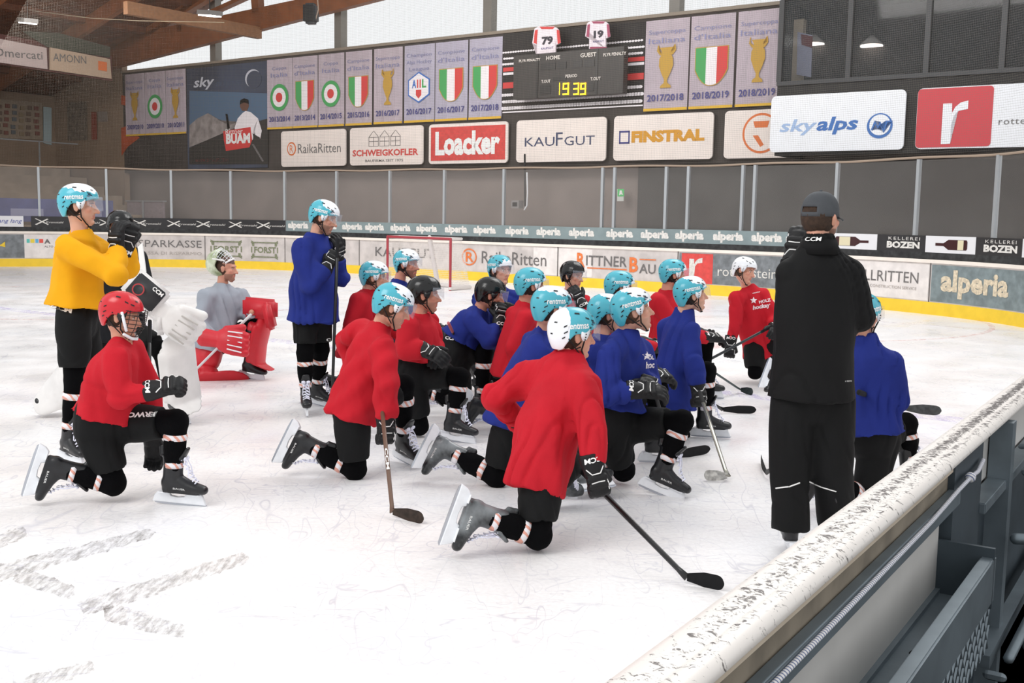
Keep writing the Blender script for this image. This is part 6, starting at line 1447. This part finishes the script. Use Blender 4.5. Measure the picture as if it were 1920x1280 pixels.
# expanded metal mesh under the trough edge
bm=bmesh.new()
for i in range(62):
    b0=-.6+.066*i
    for q in (0,1):
        z0,z1=(.655,.52) ; limb(bm,[NB(.225,b0+(.066 if q else 0),z0),NB(.225,b0+(0 if q else .066),z0-.075)],.005,n=4); limb(bm,[NB(.225,b0+(0 if q else .066),z0-.075),NB(.225,b0+(.066 if q else 0),z0-.15)],.005,n=4)
link('expanded_mesh',done(bm),STL,NR)
# latch, hinge and bars on the gate
bm=bmesh.new(); limb(bm,[NB(.13,4.66,.93),NB(.24,4.66,.95),NB(.25,4.66,.90),NB(.25,4.66,.78),NB(.19,4.66,.75)],.011,n=8); link('latch_handle',done(bm,'l',True),STL,NR)
bm=bmesh.new(); limb(bm,[NB(.19,4.5,.74),NB(.27,4.62,.70)],.014,n=8); link('latch_pin',done(bm,'l',True),STL,NR)
bm=bmesh.new(); limb(bm,[NB(.17,4.4,.62),NB(.6,4.75,.60)],.022,n=12); link('push_bar',done(bm,'l',True),STL,NR)
bm=bmesh.new(); limb(bm,[NB(.2,4.2,.22),NB(.23,5.2,.30)],.02,n=8); limb(bm,[NB(.2,4.7,.10),NB(.22,4.75,.42)],.018,n=8); link('lower_brace',done(bm,'l',True),STL,NR)
for b_,z in ((4.66,.83),(4.66,.55),(4.05,.2),(6.65,.7)):
    bm=bmesh.new(); limb(bm,[NB(.155,b_,z),NB(.20,b_,z)],.018,n=6); link('bolt',done(bm),STL,NR)
# rope
def ropemat():
    m=bpy.data.materials.new('white_blue_rope'); m.use_nodes=True; nt=m.node_tree; b=nt.nodes['Principled BSDF']; b.inputs['Roughness'].default_value=.8; tc=nt.nodes.new('ShaderNodeTexCoord'); w_=nt.nodes.new('ShaderNodeTexWave'); w_.bands_direction='DIAGONAL'; w_.inputs['Scale'].default_value=38
    nt.links.new(tc.outputs['Object'],w_.inputs[0]); r=nt.nodes.new('ShaderNodeValToRGB'); r.color_ramp.elements[0].position=.15; r.color_ramp.elements[0].color=lin('#6f7ba0'); r.color_ramp.elements[1].position=.4; r.color_ramp.elements[1].color=lin('#e8e6e6'); nt.links.new(w_.outputs['Fac'],r.inputs[0]); nt.links.new(r.outputs[0],b.inputs['Base Color']); return m
bm=bmesh.new(); L=[NB(.118,b_,.982-.012*math.sin((b_+1.5)/5*3.14)) for b_ in np.arange(-1.5,3.3,.2)]+[NB(.122,3.45,.998),NB(.128,3.58,1.008)]; limb(bm,L,.0065,n=10); ball(bm,NB(.128,3.6,1.01),.017,seg=10); limb(bm,[NB(.128,3.6,1.01),NB(.125,3.75,1.0),NB(.115,3.9,1.01)],.007,n=8)
o=link('rope',done(bm,'r',True),ropemat()); recenter(o); tag(o,'white and blue rope tied along the steel bar of the near boards','rope')
bm=bmesh.new(); ball(bm,NB(.14,2.9,.668),.02,.012,.008,seg=8); ball(bm,NB(.15,2.93,.668),.012,.01,.007,seg=8); o=link('debris',done(bm),BLK); recenter(o); tag(o,'small black scrap lying in the steel trough','scrap')
bm=bmesh.new(); bm.faces.new([bm.verts.new(NB(a,b_,-.001)) for a,b_ in ((.06,-4),(5,-4),(5,16),(.06,16))]); bmesh.ops.solidify(bm,geom=bm.faces[:],thickness=.004)
o=link('floor_bench',done(bm),M('rubber_floor','#2c3136',.8,var=.3,scale=8)); o.location.z=.006; struct(o)
# shaded wall of the bench side, keeps the corner dim as in the hall
bake()
# ---------------------------------------------------------------- printed marks on clothing
def part(P,n): return [c for c in P.children if c.name.split('.')[0]==n][0]
def dpx(P,n,s,px,py,Y,w,h,ang=0,m=WHT,**k):
    ob=part(P,n); o=D(px,py,Y); rd=(o-CAM).normalized(); a=math.radians(ang); X=Rv*math.cos(a)+Uv*math.sin(a); Yv=Uv*math.cos(a)-Rv*math.sin(a)
    return link('lettering',decal(ob,s,o,X,Yv,rd,w,h,**k),m,P)
dpx(Q1,'pants','CCM',114,578,7.6,.16,.032,-14,bold=.05); dpx(Q9,'pants','CCM',775,673,8.5,.13,.035,3,bold=.05); dpx(Q10,'pants','CCM',845,634,9.4,.10,.03,-8,bold=.05); dpx(Q3,'pants','SHERWOOD',262,777,6.4,.34,.032,182,bold=.04,shear=.2); dpx(Q5,'pants','C',616,637,9.6,.04,.03,0,bold=.05); dpx(Q8,'pants','C',641,765,7.1,.05,.035,-8,bold=.05)
dpx(COACH,'jacket','CCM',1525,452,5.5,.12,.024,2,bold=.05) if False else link('lettering',decal(collar,'CCM',D(1525,448,5.7),Rv,Uv,(D(1525,448,5.7)-CAM),.09,.022,off=.006,bold=.03,shear=.2),WHT,COACH)
dpx(COACH,'jacket','adidas' if False else 'o stanno',1591,714,5.6,.035,.008,3)
STAR=M('print_star','#f1e6ea',.6)
def star(P,px,py,Y,r):
    ob=part(P,'jersey'); bv=BVHTree.FromPolygons([tuple(p) for p in coords(ob.data)],[tuple(p.vertices) for p in ob.data.polygons]); bm=bmesh.new(); V=[]
    def hit(x,y):
        d=ray(x,y).normalized(); h,_,_,_=bv.ray_cast(CAM,d,50); return h-d*.004 if h is not None else None
    pts=[hit(px+r*(1 if i%2==0 else .45)*math.sin(i*math.pi/5),py-r*(1 if i%2==0 else .45)*math.cos(i*math.pi/5)) for i in range(10)]; c=hit(px,py)
    if c is None or any(p is None for p in pts): return
    c=bm.verts.new(c); V=[bm.verts.new(p) for p in pts]
    for i in range(10): bm.faces.new((V[i],V[(i+1)%10],c))
    link('star_print',done(bm),STAR,P)
dpx(Q21,'jersey','hockey',1428,575,11.8,.20,.06,10,STAR,bold=.04,shear=.2); dpx(Q21,'jersey','HOLZ',1434,564,11.8,.13,.035,12,STAR,bold=.04); star(Q21,1413,563,11.8,7); dpx(Q21,'jersey','warrior',1418,548,11.8,.09,.014,12,STAR,bold=.02)
dpx(Q16,'jersey','hoc',1219,684,7.1,.06,.045,4,STAR,bold=.04,shear=.2); dpx(Q16,'jersey','OL',1221,670,7.1,.04,.03,4,STAR,bold=.04); star(Q16,1213,667,7.1,9)
def line(P,n,pts,m,rad=.004,name='reflective_line'):
    ob=part(P,n); bv=BVHTree.FromPolygons([tuple(p) for p in coords(ob.data)],[tuple(p.vertices) for p in ob.data.polygons]); q=[]
    for (x0,y0),(x1,y1) in zip(pts,pts[1:]):
        for i in range(9):
            x=x0+(x1-x0)*i/8; y=y0+(y1-y0)*i/8; h,_,_,_=bv.ray_cast(CAM,ray(x,y).normalized(),50)
            if h is not None: q.append(h)
    if len(q)>2: bm=bmesh.new(); limb(bm,q,rad,n=6); link(name,done(bm,'l',True),m,P)
line(COACH,'pants',[(1455,915),(1480,912),(1499,905)],WHT); line(COACH,'pants',[(1518,903),(1540,913),(1567,921)],WHT)
